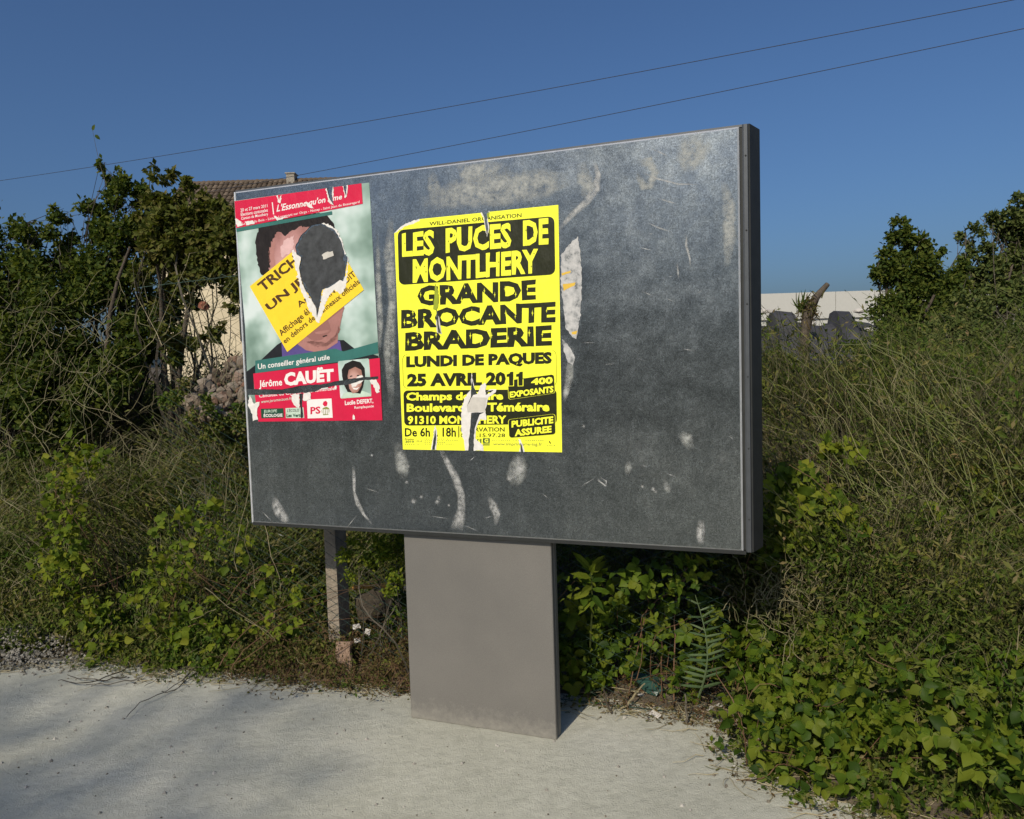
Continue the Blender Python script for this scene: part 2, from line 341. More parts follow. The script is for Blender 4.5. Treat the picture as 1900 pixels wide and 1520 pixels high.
for k in range(6):
    z = PZ0 + .12 + k * .262
    b = MB(); an = np.arange(8) * math.pi / 4
    b.add([(SX1 + .022 + .0035 * math.cos(a), .0005, z + .0035 * math.sin(a)) for a in an] + [(SX1 + .022 + .0035 * math.cos(a), .004, z + .0035 * math.sin(a)) for a in an] + [(SX1 + .022, -.001, z)],
          [(i, (i + 1) % 8, 16) for i in range(8)] + [(i, (i + 1) % 8, 8 + i) for i in range(8)])
    b.build('rivet', 'frame_dark', board)
def bar(name, mat, x0, x1, prof):       # horizontal profile in (y, z)
    b = MB(); n = len(prof); v = [(x0, y, z) for y, z in prof] + [(x1, y, z) for y, z in prof]
    b.add(v, [(i, n + i, n + (i + 1) % n, (i + 1) % n) for i in range(n)])
    b.add(v, [(3, 2, 1, 0), (n, n + 1, n + 2, n + 3)])
    return b.build(name, mat, board)
bar('top_rail', 'frame_grey', -.006, SX1 + .0095, [(.013, PZ1 + .0005), (.10, PZ1 + .0005), (.10, PZ1 + .020), (.013, PZ1 + .009)])
bar('bottom_rail', 'frame_dark', -.003, SX1 + .0095, [(.004, PZ0 - .013), (.10, PZ0 - .016), (.10, PZ0 - .0005), (.002, PZ0 - .0005)])
b = MB(); b.box(-.006, -.0005, .003, .10, PZ0 - .002, PZ1 - .0005); b.build('left_edge', 'rim', board)
# pedestal
ped = bpy.data.objects.new('pedestal', None); link(ped, board)
def pbox(name, mat, x0, x1, y0, y1, z0, z1, bev=.003):
    b = rounded_sheet(x0, x1, z0, z1, y0, y1 - y0, bev); o = b.build(name, [mat, mat], ped); return o
PL, PR = .7865, 1.4674
pbox('front_plate', 'pedestal', PL, PR, .035, .056, .001, PZ0 - .017)
pbox('side_recess', 'frame_dark', PL + .012, PR - .010, .0565, .0685, .001, PZ0 - .018, .001)
pbox('rear_plate', 'pedestal', PL, PR + .001, .069, .098, .001, PZ0 - .019)
b = MB(); an = np.arange(10) * math.pi / 5; kz = sz(756, 1097)[1]
b.add([(PL - .001, .046 + .010 * math.cos(a), kz + .010 * math.sin(a)) for a in an] + [(PL - .012, .046 + .008 * math.cos(a), kz + .008 * math.sin(a)) for a in an] + [(PL - .013, .046, kz)],
      [(10 + i, 10 + (i + 1) % 10, 20) for i in range(10)] + [(i, (i + 1) % 10, 10 + i) for i in range(10)] + [((i + 1) % 10, 10 + (i + 1) % 10, 10 + i) for i in range(10)])
b.build('bolt_head', 'frame_dark', ped)

# ------------------------------------------------------------------ flat print on the board
def ink(name, c, rough=.6, var=.05, scale=12):
    m = plain(name, c, rough, var, scale, spec=.25); n, l = m.node_tree.nodes, m.node_tree.links; co = coords(n)
    mp = n.new('ShaderNodeMapping'); mp.inputs['Scale'].default_value = (1.6, 1, .7); l.new(co.outputs['Object'], mp.inputs[0])
    t = noise(n, l, 9, 4, .55, mp.outputs[0]); bp = n.new('ShaderNodeBump'); bp.inputs['Strength'].default_value = .5; bp.inputs['Distance'].default_value = .014
    l.new(t.outputs[0], bp.inputs['Height']); l.new(bp.outputs[0], n['Principled BSDF'].inputs['Normal']); return m
M['yellow_paper'] = ink('yellow_paper', (.93, .94, .05), .6, .03)
M['olive_black'] = ink('black_ink', (.018, .020, .006), .45, .25, 25)
M['white_paper'] = ink('torn_white_paper', (.72, .69, .64), .8, .12, 60)
M['red_ink'] = ink('red_ink', (.60, .012, .055), .5, .10, 6)
M['white_ink'] = ink('white_ink', (.80, .76, .72), .6, .05)
M['teal_ink'] = ink('teal_ink', (.035, .15, .13), .55, .15, 8)
M['hair_ink'] = ink('hair_ink', (.014, .010, .009), .5, .4, 40)
M['skin_ink'] = ink('skin_ink', (.42, .20, .17), .55, .18, 7)
def print_mat(name, centre, rad, stops, rough=.5):
    m, n, l, b = newmat(name); co = coords(n); a, z = sz(*centre)
    su = n.new('ShaderNodeVectorMath'); su.operation = 'SUBTRACT'; su.inputs[1].default_value = (a, 0, z); l.new(co.outputs['Object'], su.inputs[0])
    sc_ = n.new('ShaderNodeVectorMath'); sc_.operation = 'MULTIPLY'; sc_.inputs[1].default_value = (1 / rad[0], 0, 1 / rad[1]); l.new(su.outputs[0], sc_.inputs[0])
    le = n.new('ShaderNodeVectorMath'); le.operation = 'LENGTH'; l.new(sc_.outputs[0], le.inputs[0])
    t = noise(n, l, 16, 5, .65, co.outputs['Object']); ad = n.new('ShaderNodeMath'); ad.operation = 'MULTIPLY_ADD'; ad.inputs[1].default_value = .55; l.new(t.outputs[0], ad.inputs[0])
    sb = n.new('ShaderNodeMath'); sb.operation = 'SUBTRACT'; sb.inputs[1].default_value = .27; l.new(le.outputs['Value'], sb.inputs[0]); l.new(sb.outputs[0], ad.inputs[2])
    r = ramp(n, stops); l.new(ad.outputs[0], r.inputs[0]); l.new(r.outputs[0], b.inputs['Base Color']); b.inputs['Roughness'].default_value = rough
    return m
M['skin_print'] = print_mat('portrait_skin_print', (420 + 400 / 3.166, 320 + 640 / 3.166), (.17, .26), [(.15, (.64, .39, .37)), (.5, (.55, .30, .28)), (.8, (.42, .20, .18)), (1.0, (.28, .12, .10))])
M['skin_small'] = print_mat('small_portrait_skin_print', (420 + 752 / 3.166, 320 + 1225 / 3.166), (.034, .055), [(.2, (.60, .36, .31)), (.7, (.50, .27, .22)), (1.0, (.34, .16, .12))])
M['skin_deep'] = ink('skin_ink_deep', (.38, .18, .155), .55, .2, 9)
M['suit_ink'] = ink('suit_ink', (.012, .013, .016), .5, .3, 10)
M['skin_light'] = ink('skin_ink_light', (.66, .42, .40), .55, .1, 20)
M['violet_ink'] = ink('violet_ink', (.10, .07, .24), .55, .25, 8)
M['sticker'] = ink('sticker_yellow', (.90, .62, .03), .55, .05)
M['brown_ink'] = ink('brown_ink', (.075, .035, .010), .55, .15, 20)
M['green_ink'] = ink('green_ink', (.012, .065, .035), .5, .15, 20)
M['mint_ink'] = ink('mint_ink', (.50, .62, .50), .6, .15, 20)
M['grey_ink'] = ink('grey_ink', (.22, .24, .05), .6, .2, 30)
M['shaded_flap'] = ink('shaded_curled_paper', (.30, .36, .03), .7, .2, 30)  # shade on the curled yellow paper, put into its olive colour
M['amber_ink'] = ink('amber_ink', (.70, .45, .06), .6, .1)
def portrait_bg():
    m, n, l, b = newmat('soft_green_print'); co = coords(n)
    t = noise(n, l, 4.6, 3, .5, co.outputs['Object'])
    r = ramp(n, [(.36, (.16, .25, .20)), (.46, (.27, .38, .32)), (.55, (.42, .54, .48)), (.66, (.62, .70, .67))])
    l.new(t.outputs[0], r.inputs[0]); l.new(r.outputs[0], b.inputs['Base Color']); b.inputs['Roughness'].default_value = .5
    return m
M['portrait_bg'] = portrait_bg()
M['residue'] = plain('dark_glue_residue', (.045, .048, .05), .6, .6, 26)

def pip(C, P):
    """even-odd test of points C in polygon P"""
    P = np.asarray(P, float); Q = np.roll(P, -1, 0); ins = np.zeros(len(C), bool)
    for a, b in zip(P, Q):
        c = (a[1] > C[:, 1]) != (b[1] > C[:, 1])
        ins ^= c & (C[:, 0] < (b[0] - a[0]) * (C[:, 1] - a[1]) / (b[1] - a[1] + 1e-15) + a[0])
    return ins
def cut_mesh(V, edges, inside, cuts, clip):
    """triangulate, keep what is inside the print and outside every tear"""
    V = [Vector(p) for p in V]; E = list(edges)
    rings = [[sz(*p) for p in c] for c in cuts]; cl = [sz(*p) for p in clip] if clip is not None else None
    for ring in rings + ([cl] if cl else []):
        i0 = len(V); V += [Vector(p) for p in ring]; n = len(ring); E += [(i0 + i, i0 + (i + 1) % n) for i in range(n)]
    v2, e2, f2, *_ = delaunay_2d_cdt(V, E, [], 0, 1e-7)
    W = np.array([tuple(p) for p in v2]); T = np.array([f for f in f2 if len(f) == 3])
    C = W[T].mean(1); k = inside(C)
    for ring in rings: k &= ~pip(C, ring)
    if cl: k &= pip(C, cl)
    T = T[k]; A_, B_, C_ = W[T[:, 0]], W[T[:, 1]], W[T[:, 2]]
    ar = (B_[:, 0] - A_[:, 0]) * (C_[:, 1] - A_[:, 1]) - (B_[:, 1] - A_[:, 1]) * (C_[:, 0] - A_[:, 0])
    T[ar < 0] = T[ar < 0][:, ::-1]
    used, inv = np.unique(T, return_inverse=True)
    return W[used], inv.reshape(T.shape)
def lay_flat(name, W, T, mat, parent, layer):
    if len(T) == 0: return None
    y = -.0006 - .00032 * layer; mbx = MB()
    mbx.add(np.stack([W[:, 0], np.full(len(W), y), W[:, 1]], -1), T); return mbx.build(name, mat, parent)
def flat(name, polys, cuts, mat, parent, layer, clip=None):
    """2D polygons laid on the board face, minus the torn-away shapes; polys in photo pixels"""
    R_ = [[sz(*p) for p in P] for P in polys]; V = []; E = []
    for r in R_:
        i0 = len(V); V += r; E += [(i0 + i, i0 + (i + 1) % len(r)) for i in range(len(r))]
    def inside(C):
        k = np.zeros(len(C), bool)
        for r in R_: k |= pip(C, r)
        return k
    W, T = cut_mesh(V, E, inside, cuts, clip); return lay_flat(name, W, T, mat, parent, layer)

def text_tris(txt, bold=0.0, shear=0.0, space=1.0):
    cu = bpy.data.curves.new('t', 'FONT'); cu.body = txt; cu.offset = bold; cu.shear = shear; cu.space_character = space
    cu.resolution_u = 2; cu.fill_mode = 'FRONT' if hasattr(cu, 'fill_mode') else cu.fill_mode
    o = bpy.data.objects.new('t', cu); COL.objects.link(o); dg = bpy.context.evaluated_depsgraph_get()
    me = bpy.data.meshes.new_from_object(o.evaluated_get(dg)); V = np.array([v.co[:] for v in me.vertices])[:, :2]
    T = [list(p.vertices) for p in me.polygons]
    bpy.data.objects.remove(o); bpy.data.curves.remove(cu); bpy.data.meshes.remove(me)
    return V, T
def text(txt, quad, mat, parent, layer, cuts=(), bold=.02, shear=0, jag=0.0, space=1.0, name='lettering', clip=None, caps=None):
    """quad: photo pixels BL, BR, TR, TL of the text's own bounding box"""
    V, T = text_tris(txt, bold, shear, space)
    lo = V.min(0); hi = V.max(0)
    if caps: lo[1], hi[1] = caps
    U = (V - lo) / (hi - lo)
    q = np.array(quad, float)
    P = (1 - U[:, :1]) * (1 - U[:, 1:]) * q[0] + U[:, :1] * (1 - U[:, 1:]) * q[1] + U[:, :1] * U[:, 1:] * q[2] + (1 - U[:, :1]) * U[:, 1:] * q[3]
    if jag: P = P + rng.normal(size=P.shape) * jag
    V2 = np.array([sz(*p) for p in P]); T = np.array([t for t in T if len(t) == 3])
    E = {tuple(sorted(e)) for t in T for e in ((t[0], t[1]), (t[1], t[2]), (t[2], t[0]))}
    a, b, c = V2[T[:, 0]], V2[T[:, 1]], V2[T[:, 2]]
    def inside(C):
        sg = lambda p, q: (q[:, 0] - p[:, 0]) * (C[:, None, 1] - p[:, 1]) - (q[:, 1] - p[:, 1]) * (C[:, None, 0] - p[:, 0])
        s1, s2, s3 = sg(a, b), sg(b, c), sg(c, a)
        return (((s1 > 0) & (s2 > 0) & (s3 > 0)) | ((s1 < 0) & (s2 < 0) & (s3 < 0))).any(1)
    W, T2 = cut_mesh(V2, [(int(i), int(j)) for i, j in E], inside, cuts, clip)
    return lay_flat(name, W, T2, mat, parent, layer)
def rrect(q, r=8, n=4):
    """rounded quad in pixels, q = TL, TR, BR, BL"""
    q = np.array(q, float); out = []
    for i in range(4):
        p = q[i]; a = q[i - 1] - p; c = q[(i + 1) % 4] - p; a = a / np.linalg.norm(a); c = c / np.linalg.norm(c)
        for t in np.linspace(0, 1, n + 1):
            th = t * math.pi / 2; out.append(tuple(p + a * r * (1 - math.sin(th)) + c * r * (1 - math.cos(th))))
    return out
def rough(P, amp=1.0, step=4.0, closed=True):
    """torn edge: subdivide and jitter"""
    P = np.array(P, float); out = []
    for a, b_ in zip(P, np.roll(P, -1, 0)):
        k = max(1, int(np.linalg.norm(b_ - a) / step))
        for t in range(k):
            p = a + (b_ - a) * t / k + (rng.normal(size=2) * amp if t else rng.normal(size=2) * amp * .4); out.append(tuple(p))
    return out

# --- yellow flea-market poster
A = lambda *p: [(720 + x / 5.588, 370 + y / 5.588) for x, y in p]
B = lambda *p: [(720 + x / 5.588, 620 + y / 5.588) for x, y in p]
pc = sz(895, 836)
def on_board(s_, z_): return PO + PD * s_ + np.array([0, 0, z_])
def poster_empty(name, label, cat):
    o = empty(name, PO, YAW, label, cat); return o
yp = poster_empty('event_poster', 'fluorescent yellow flea market poster with black lettering, torn through its lower middle', 'poster')
tear_mid = rough(B((866, 815), (1000, 812), (950, 835), (925, 905), (905, 965), (895, 1080), (890, 1216), (833, 1216), (848, 1000), (860, 900)), .5, 5)
tear_up = B((872, 470), (893, 555), (928, 622), (885, 632), (850, 702), (818, 752), (862, 650), (862, 590), (868, 520))
tear_b1 = rough(B((492, 985), (503, 1075), (488, 1200), (460, 1200), (475, 1085)), .3, 5)
tear_b2 = rough(B((1372, 1125), (1390, 1150), (1405, 1222), (1378, 1222)), .3, 5)
tear_top = A((972, 130), (1000, 190), (1010, 260), (1030, 385), (1042, 300), (1028, 210), (1048, 125))
tear_mid2 = A((500, 1130), (522, 1180), (528, 1300), (552, 1390), (522, 1382), (512, 1290))
YC = [tear_mid, tear_up, tear_b1, tear_b2, tear_top, tear_mid2]
paper = rough(A((66, 352), (150, 292), (215, 262), (322, 212)), .8, 3)[:-1]
paper = [p for p in paper if p[1] > 400][:int(len(paper) * .55)] + A((322, 206), (970, 140), (1050, 130), (1766, 58)) + B((1805, 1226), (155, 1196))
flat('paper', [paper], YC, 'yellow_paper', yp, 1)
flat('torn_corner', [rough(A((66, 352), (100, 315), (150, 275), (222, 236), (322, 204), (330, 225), (215, 270), (150, 300), (100, 335)), .7, 3)], [], 'white_paper', yp, 2)
flat('black_block', [rrect(A((100, 320), (1725, 175), (1735, 780), (115, 890)), 11)], YC, 'olive_black', yp, 2)
def q5(fn, x0, x1, bl, br, tl, tr): return fn((x0, bl), (x1, br), (x1, tr), (x0, tl))
text('WILL-DANIEL ORGANISATION', q5(A, 430, 1385, 275, 185, 235, 143), 'olive_black', yp, 2, YC, .018)
JK = dict(jag=.30, bold=.04)
text('LES', q5(A, 145, 480, 602, 578, 350, 312), 'yellow_paper', yp, 3, YC, **JK)
text('PUCES', q5(A, 598, 1280, 560, 503, 300, 240), 'yellow_paper', yp, 3, YC, **JK)
text('DE', q5(A, 1402, 1665, 485, 465, 220, 192), 'yellow_paper', yp, 3, YC, **JK)
text('MONTLHERY', q5(A, 258, 1558, 872, 768, 622, 508), 'yellow_paper', yp, 3, YC, **JK)
JB = dict(jag=.30, bold=.05)
text('GRANDE', q5(A, 305, 1535, 1110, 1045, 900, 830), 'olive_black', yp, 2, YC, **JB)
text('BROCANTE', q5(A, 135, 1740, 1345, 1275, 1145, 1060), 'olive_black', yp, 2, YC, **JB)
text('BRADERIE', q5(B, 180, 1700, 175, 120, -17, -92), 'olive_black', yp, 2, YC, **JB)
def sparks(fn, spots, mat, layer, r=17):
    P = []
    for x, y in spots:
        k = r * random.uniform(.7, 1.25)
        P.append(fn(*[(x + (k if i % 2 == 0 else k * .2) * (.6 if i in (2, 6) else 1) * math.sin(i * math.pi / 4), y - (k * 1.5 if i in (0, 4) else (k if i % 2 == 0 else k * .2)) * math.cos(i * math.pi / 4)) for i in range(8)]))
    tag(flat('star_print', P, YC, mat, yp, layer), kind='stuff')
sparks(A, [(175, 460), (282, 440), (392, 400), (447, 535), (628, 437), (692, 375), (768, 395), (842, 437), (915, 425), (978, 355), (1062, 370), (1185, 322), (1240, 462), (1432, 322), (1510, 388), (1597, 318),
           (296, 712), (395, 752), (472, 702), (542, 742), (617, 698), (682, 742), (795, 712), (886, 682), (1060, 625), (995, 738), (1148, 652), (1268, 675), (1333, 597), (1515, 560), (1486, 697)], 'olive_black', 4, 15)
sparks(A, [(340, 990), (630, 935), (545, 1010), (795, 905), (870, 962), (765, 1045), (1000, 950), (1108, 990), (1215, 930), (1325, 985), (1445, 930),
           (172, 1275), (260, 1170), (258, 1300), (372, 1250), (460, 1185), (580, 1210), (688, 1245), (785, 1235), (870, 1175), (1085, 1190), (985, 1275), (1222, 1180), (1320, 1215), (1498, 1180), (1645, 1155),
           (305, 1400), (210, 1480), (500, 1405), (420, 1470), (730, 1445), (855, 1415), (960, 1475), (1075, 1410), (1245, 1440), (1330, 1370), (1465, 1385), (1600, 1400)], 'yellow_paper', 3, 24)
def outline(q, r, w, mat, layer, parent, cuts):
    o = rrect(q, r); c = np.mean(np.array(o), 0); inner = [tuple(np.array(p) + (c - np.array(p)) / np.linalg.norm(c - np.array(p)) * w) for p in o]
    flat('outline', [o], list(cuts) + [inner], mat, parent, layer)
outline(B((150, 212), (1745, 165), (1748, 540), (158, 567)), 9, .8, 'olive_black', 2, yp, YC)
text('LUNDI DE PAQUES', q5(B, 190, 1700, 367, 328, 230, 183), 'olive_black', yp, 3, YC, .06)
flat('black_block', [rrect(B((160, 585), (1748, 572), (1752, 932), (170, 950)), 8)], YC, 'olive_black', yp, 2)
flat('black_badge', [rrect(B((1240, 480), (1725, 415), (1737, 612), (1250, 682)), 5)], YC, 'olive_black', yp, 3)
outline(B((1240, 480), (1725, 415), (1737, 612), (1250, 682)), 5, .8, 'yellow_paper', 4, yp, YC)
outline(B((1255, 495), (1712, 430), (1725, 602), (1262, 668)), 5, .5, 'olive_black', 5, yp, YC)
text('25 AVRIL 20', q5(B, 200, 1222, 547, 533, 410, 390), 'olive_black', yp, 5, YC, .056)
for x_ in (1240, 1338):
    flat('digit_halo', [B((x_ + 8, 470), (x_ + 68, 468), (x_ + 68, 540), (x_ + 8, 542))], YC, 'yellow_paper', yp, 6)
    flat('digit', [B((x_ - 8, 418), (x_ + 22, 408), (x_ + 30, 392), (x_ + 60, 390), (x_ + 60, 534), (x_ + 17, 536), (x_ + 17, 440), (x_ - 8, 442))], YC, 'olive_black', yp, 7)
text('400', q5(B, 1485, 1710, 530, 515, 460, 440), 'yellow_paper', yp, 5, YC, .05)
text('EXPOSANTS', q5(B, 1262, 1718, 662, 605, 597, 535), 'yellow_paper', yp, 5, YC, .045)
text('Champs de Foire', q5(B, 190, 1195, 715, 705, 605, 598), 'yellow_paper', yp, 3, YC, .04)
text('Boulevard du Téméraire', q5(B, 195, 1675, 808, 802, 722, 705), 'yellow_paper', yp, 3, YC, .04)
text('91310 MONTLHERY', q5(B, 205, 1228, 936, 931, 848, 843), 'yellow_paper', yp, 3, YC, .035)
flat('black_badge', [rrect(B((1245, 885), (1735, 825), (1742, 1040), (1255, 1078)), 5)], YC, 'olive_black', yp, 3)
outline(B((1245, 885), (1735, 825), (1742, 1040), (1255, 1078)), 5, .8, 'yellow_paper', 4, yp, YC)
outline(B((1257, 898), (1722, 840), (1730, 1030), (1267, 1066)), 5, .5, 'olive_black', 5, yp, YC)
text('PUBLICITE', q5(B, 1283, 1715, 970, 925, 900, 850), 'yellow_paper', yp, 5, YC, .045)
text('ASSUREE', q5(B, 1315, 1697, 1062, 1020, 988, 948), 'yellow_paper', yp, 5, YC, .045)
text('De 6h à 18h', q5(B, 175, 705, 1064, 1066, 972, 966), 'olive_black', yp, 2, YC, .025)
flat('rule', [B((730, 955), (740, 955), (740, 1072), (730, 1072))], YC, 'olive_black', yp, 2)
text('RESERVATION', q5(B, 752, 1210, 1012, 1012, 968, 966), 'olive_black', yp, 2, YC, .02)
text('0', q5(B, 754, 782, 1070, 1070, 1030, 1030), 'olive_black', yp, 2, YC, .02)
text('.15.97.28', q5(B, 920, 1215, 1070, 1070, 1030, 1030), 'olive_black', yp, 2, YC, .015)
text('Promo', q5(B, 175, 268, 1100, 1100, 1080, 1078), 'brown_ink', yp, 2, YC, .02)
text('2010', q5(B, 180, 270, 1126, 1126, 1104, 1104), 'green_ink', yp, 2, YC, .03)
text('175 €', q5(B, 290, 355, 1122, 1122, 1102, 1102), 'grey_ink', yp, 2, YC, .02)
for k, (x0, x1, y) in enumerate([(370, 640, 1092), (380, 740, 1110), (380, 600, 1126), (385, 700, 1144), (175, 340, 1146), (1080, 1395, 1110), (1425, 1640, 1108), (1630, 1745, 1158)]):
    tag(flat('small_print', [B((x0 + j * 22, y), (x0 + j * 22 + random.randint(8, 17), y), (x0 + j * 22 + random.randint(8, 17), y - 7), (x0 + j * 22, y - 7)) for j in range(int((x1 - x0) / 22)) if random.random() < .85], YC, 'grey_ink', yp, 2), kind='stuff')
text('www.imprimerie-isg.fr', q5(B, 1090, 1600, 1164, 1168, 1124, 1124), 'grey_ink', yp, 2, YC, .012)
flat('logo_square', [B((985, 1080), (1056, 1080), (1056, 1128), (985, 1128)), B((925, 1090), (970, 1085), (968, 1130), (935, 1138))], YC, 'green_ink', yp, 3)
text('G', q5(B, 1000, 1042, 1124, 1124, 1086, 1086), 'yellow_paper', yp, 4, YC, .05)
text('S', q5(B, 934, 960, 1132, 1130, 1092, 1090), 'yellow_paper', yp, 4, YC, .05)
flat('logo_bar', [B((985, 1134), (1056, 1134), (1056, 1141), (985, 1141)), B((985, 1146), (1056, 1146), (1056, 1154), (985, 1154))], YC, 'green_ink', yp, 3)
flat('emblem', [B((1668, 1105), (1680, 1112), (1692, 1135), (1684, 1138), (1672, 1124))], YC, 'olive_black', yp, 2)
outline(B((1075, 1085), (1765, 1085), (1765, 1168), (1075, 1168)), 1, .35, 'grey_ink', 2, yp, YC)
# torn white paper over the print
white1 = rough(B((868, 405), (884, 495), (897, 570), (925, 622), (945, 590), (962, 530), (1006, 503), (1022, 540), (1012, 605), (1060, 574), (1126, 573), (1118, 602), (1045, 655), (1030, 710), (1008, 782),
                 (1024, 890), (962, 882), (922, 962), (906, 1080), (932, 1108), (986, 1152), (992, 1212), (800, 1206), (790, 1130), (774, 1060), (764, 960), (760, 850), (764, 760), (790, 690), (822, 620), (862, 573)), .6, 4)
flat('torn_paper', [white1], [tear_mid, tear_up, B((1018, 600), (1060, 585), (1100, 580), (1060, 610), (1015, 632))], 'white_paper', yp, 6)
M['grey_paper'] = ink('glued_paper_scrap', (.55, .52, .46), .8, .12, 40)
flat('paper_scrap', [rough(B((868, 655), (1030, 660), (1008, 780), (1018, 806), (830, 812), (818, 755)), .4, 5)], [], 'grey_paper', yp, 7)
for P in ([(494, 940), (508, 1000), (512, 1080), (500, 1200), (448, 1198), (470, 1070), (478, 1000)], [(1352, 1085), (1376, 1092), (1398, 1150), (1420, 1222), (1362, 1220), (1376, 1160)]):
    flat('torn_edge', [rough(B(*P), .3, 4)], [tear_b1, tear_b2], 'white_paper', yp, 6)
flat('torn_edge', [rough(A((962, 138), (990, 190), (1004, 262), (1028, 392), (1052, 300), (1036, 210), (1056, 122)), .3, 4)], [tear_top], 'white_paper', yp, 6)
flat('curled_flap', [A((1026, 150), (1052, 130), (1048, 200), (1036, 205))], [], 'shaded_flap', yp, 7)
flat('curled_flap', [rough(A((490, 868), (524, 950), (520, 1120), (500, 1150), (470, 1140), (484, 1000)), .3, 5)], [], 'shaded_flap', yp, 6)
flat('torn_edge', [rough(A((505, 1180), (535, 1230), (545, 1310), (560, 1400), (510, 1385), (500, 1290)), .4, 4)], [tear_mid2], 'grey_paper', yp, 6)

# --- election poster with a diagonal sticker
Cc = lambda *p: [(420 + x / 3.166, 320 + y / 3.166) for x, y in p]
cp = poster_empty('election_poster', 'red and pale green election portrait poster with the face torn away, under a yellow sticker', 'poster')
hole = rough(Cc((405, 440), (440, 370), (500, 312), (560, 300), (640, 340), (680, 410), (697, 480), (716, 500), (702, 590), (690, 640), (668, 632), (640, 655), (600, 680), (566, 690), (556, 760), (536, 852), (530, 800), (500, 740), (470, 700), (445, 640), (430, 560), (441, 500), (415, 482)), .5, 5)
slash = rough(Cc((125, 1272), (330, 1275), (440, 1252), (560, 1245), (650, 1226), (720, 1214), (800, 1203), (895, 1198), (895, 1214), (800, 1222), (720, 1246), (650, 1252), (562, 1268), (520, 1290), (420, 1298), (330, 1303), (125, 1310)), .4, 5)
slash2 = rough(Cc((432, 1300), (452, 1298), (448, 1360), (455, 1440), (440, 1444), (436, 1370)), .3, 5)
topt = [rough(Cc((592, 88), (628, 84), (622, 130), (632, 192), (606, 150)), .3, 4), rough(Cc((690, 80), (708, 76), (706, 140), (697, 112)), .3, 4)]
CC = [hole, slash, slash2] + topt
outer = rough(Cc((48, 168), (60, 328), (110, 900), (135, 1320), (150, 1400), (190, 1464)), .5, 5)[:-1]
outer = [p for p in Cc((48, 168), (60, 328), (110, 900), (128, 1300), (150, 1395), (190, 1464))] + Cc((918, 1456), (880, 800), (840, 60))
flat('paper', [outer], CC, 'portrait_bg', cp, 1)
flat('dark_suit', [Cc((118, 1172), (180, 1125), (300, 1012), (345, 985), (690, 985), (760, 1040), (893, 1078), (898, 1095), (690, 1120), (160, 1190), (165, 1300), (127, 1300))], CC, 'suit_ink', cp, 2)
flat('shirt', [Cc((325, 1005), (350, 980), (640, 985), (668, 990), (684, 1075), (560, 1085), (330, 1100))], CC, 'violet_ink', cp, 3)
flat('neck', [Cc((400, 900), (660, 880), (655, 1000), (560, 1062), (470, 1045), (420, 1010))], CC, 'skin_deep', cp, 4)
flat('hair', [rough(Cc((198, 585), (178, 480), (172, 400), (190, 330), (232, 290), (300, 268), (430, 250), (545, 238), (590, 250), (625, 290), (650, 350), (690, 440), (700, 560), (660, 700), (240, 640)), .7, 4)], CC, 'hair_ink', cp, 4)
flat('face', [rough(Cc((250, 560), (245, 470), (262, 410), (285, 350), (325, 352), (350, 375), (380, 345), (430, 322), (520, 318), (640, 400), (690, 600), (692, 800), (664, 930), (640, 985), (590, 1022), (520, 1020), (455, 985), (350, 850), (270, 680)), 1.0, 3)], CC, 'skin_print', cp, 5)
flat('hairline', [rough(Cc((232, 560), (228, 470), (248, 400), (275, 345), (300, 335), (272, 400), (256, 470), (258, 560)), 1.2, 2.5)], CC, 'hair_ink', cp, 6)
flat('face_shadow', [Cc((600, 870), (690, 800), (664, 930), (640, 985), (590, 1022), (520, 1020), (470, 995), (560, 985), (620, 930))], CC, 'skin_deep', cp, 6)
flat('temple_shadow', [rough(Cc((256, 560), (250, 480), (268, 420), (290, 400), (285, 470), (290, 550)), 1.0, 3)], CC, 'skin_deep', cp, 6)
flat('brow_light', [rough(Cc((320, 440), (345, 400), (400, 370), (400, 420), (380, 470), (330, 500)), 1.2, 3)], CC, 'skin_light', cp, 6)
flat('jaw_shadow', [rough(Cc((455, 985), (430, 945), (470, 960), (520, 995), (590, 1000), (640, 960), (660, 900), (664, 930), (640, 985), (590, 1022), (520, 1020)), .8, 3)], CC, 'skin_deep', cp, 6)
flat('lips', [Cc((520, 940), (565, 930), (612, 925), (600, 940), (560, 950), (530, 950))], CC, 'skin_deep', cp, 7)
flat('mouth', [Cc((565, 962), (590, 955), (597, 960), (572, 968))], CC, 'hair_ink', cp, 7)
flat('red_banner', [Cc((50, 170), (795, 65), (803, 185), (60, 328))], CC, 'red_ink', cp, 6)
flat('teal_rule', [Cc((60, 328), (622, 228), (624, 248), (62, 350))], CC, 'teal_ink', cp, 6)
text("L'Essonne qu'on aime", Cc((297, 245), (683, 168), (680, 125), (297, 190)), 'white_ink', cp, 7, CC, .02, .25)
text('20 et 27 mars 2011', Cc((86, 233), (244, 205), (243, 187), (85, 213)), 'white_ink', cp, 7, CC, .01)
text('Elections cantonales', Cc((88, 258), (246, 231), (245, 212), (87, 238)), 'white_ink', cp, 7, CC, .01)
text('Canton de Montlhéry', Cc((90, 285), (248, 257), (247, 236), (89, 263)), 'white_ink', cp, 7, CC, .01)
text('La Ville du Bois - Linas - Longpont sur Orge - Nozay - Saint Jean de Beauregard', Cc((95, 314), (785, 184), (784, 166), (94, 295)), 'white_ink', cp, 7, CC, .005)
flat('rule', [Cc((269, 177), (275, 176), (283, 247), (277, 248))], CC, 'white_ink', cp, 7)
flat('teal_strip', [Cc((172, 1106), (640, 1035), (690, 1052), (890, 996), (894, 1062), (690, 1110), (172, 1180))], CC, 'teal_ink', cp, 6)
text('Un conseiller général utile', Cc((188, 1168), (611, 1108), (608, 1070), (187, 1125)), 'white_ink', cp, 7, CC, .015)
flat('red_block', [Cc((160, 1182), (640, 1122), (903, 1090), (918, 1456), (190, 1464), (170, 1310))], CC, 'red_ink', cp, 7)
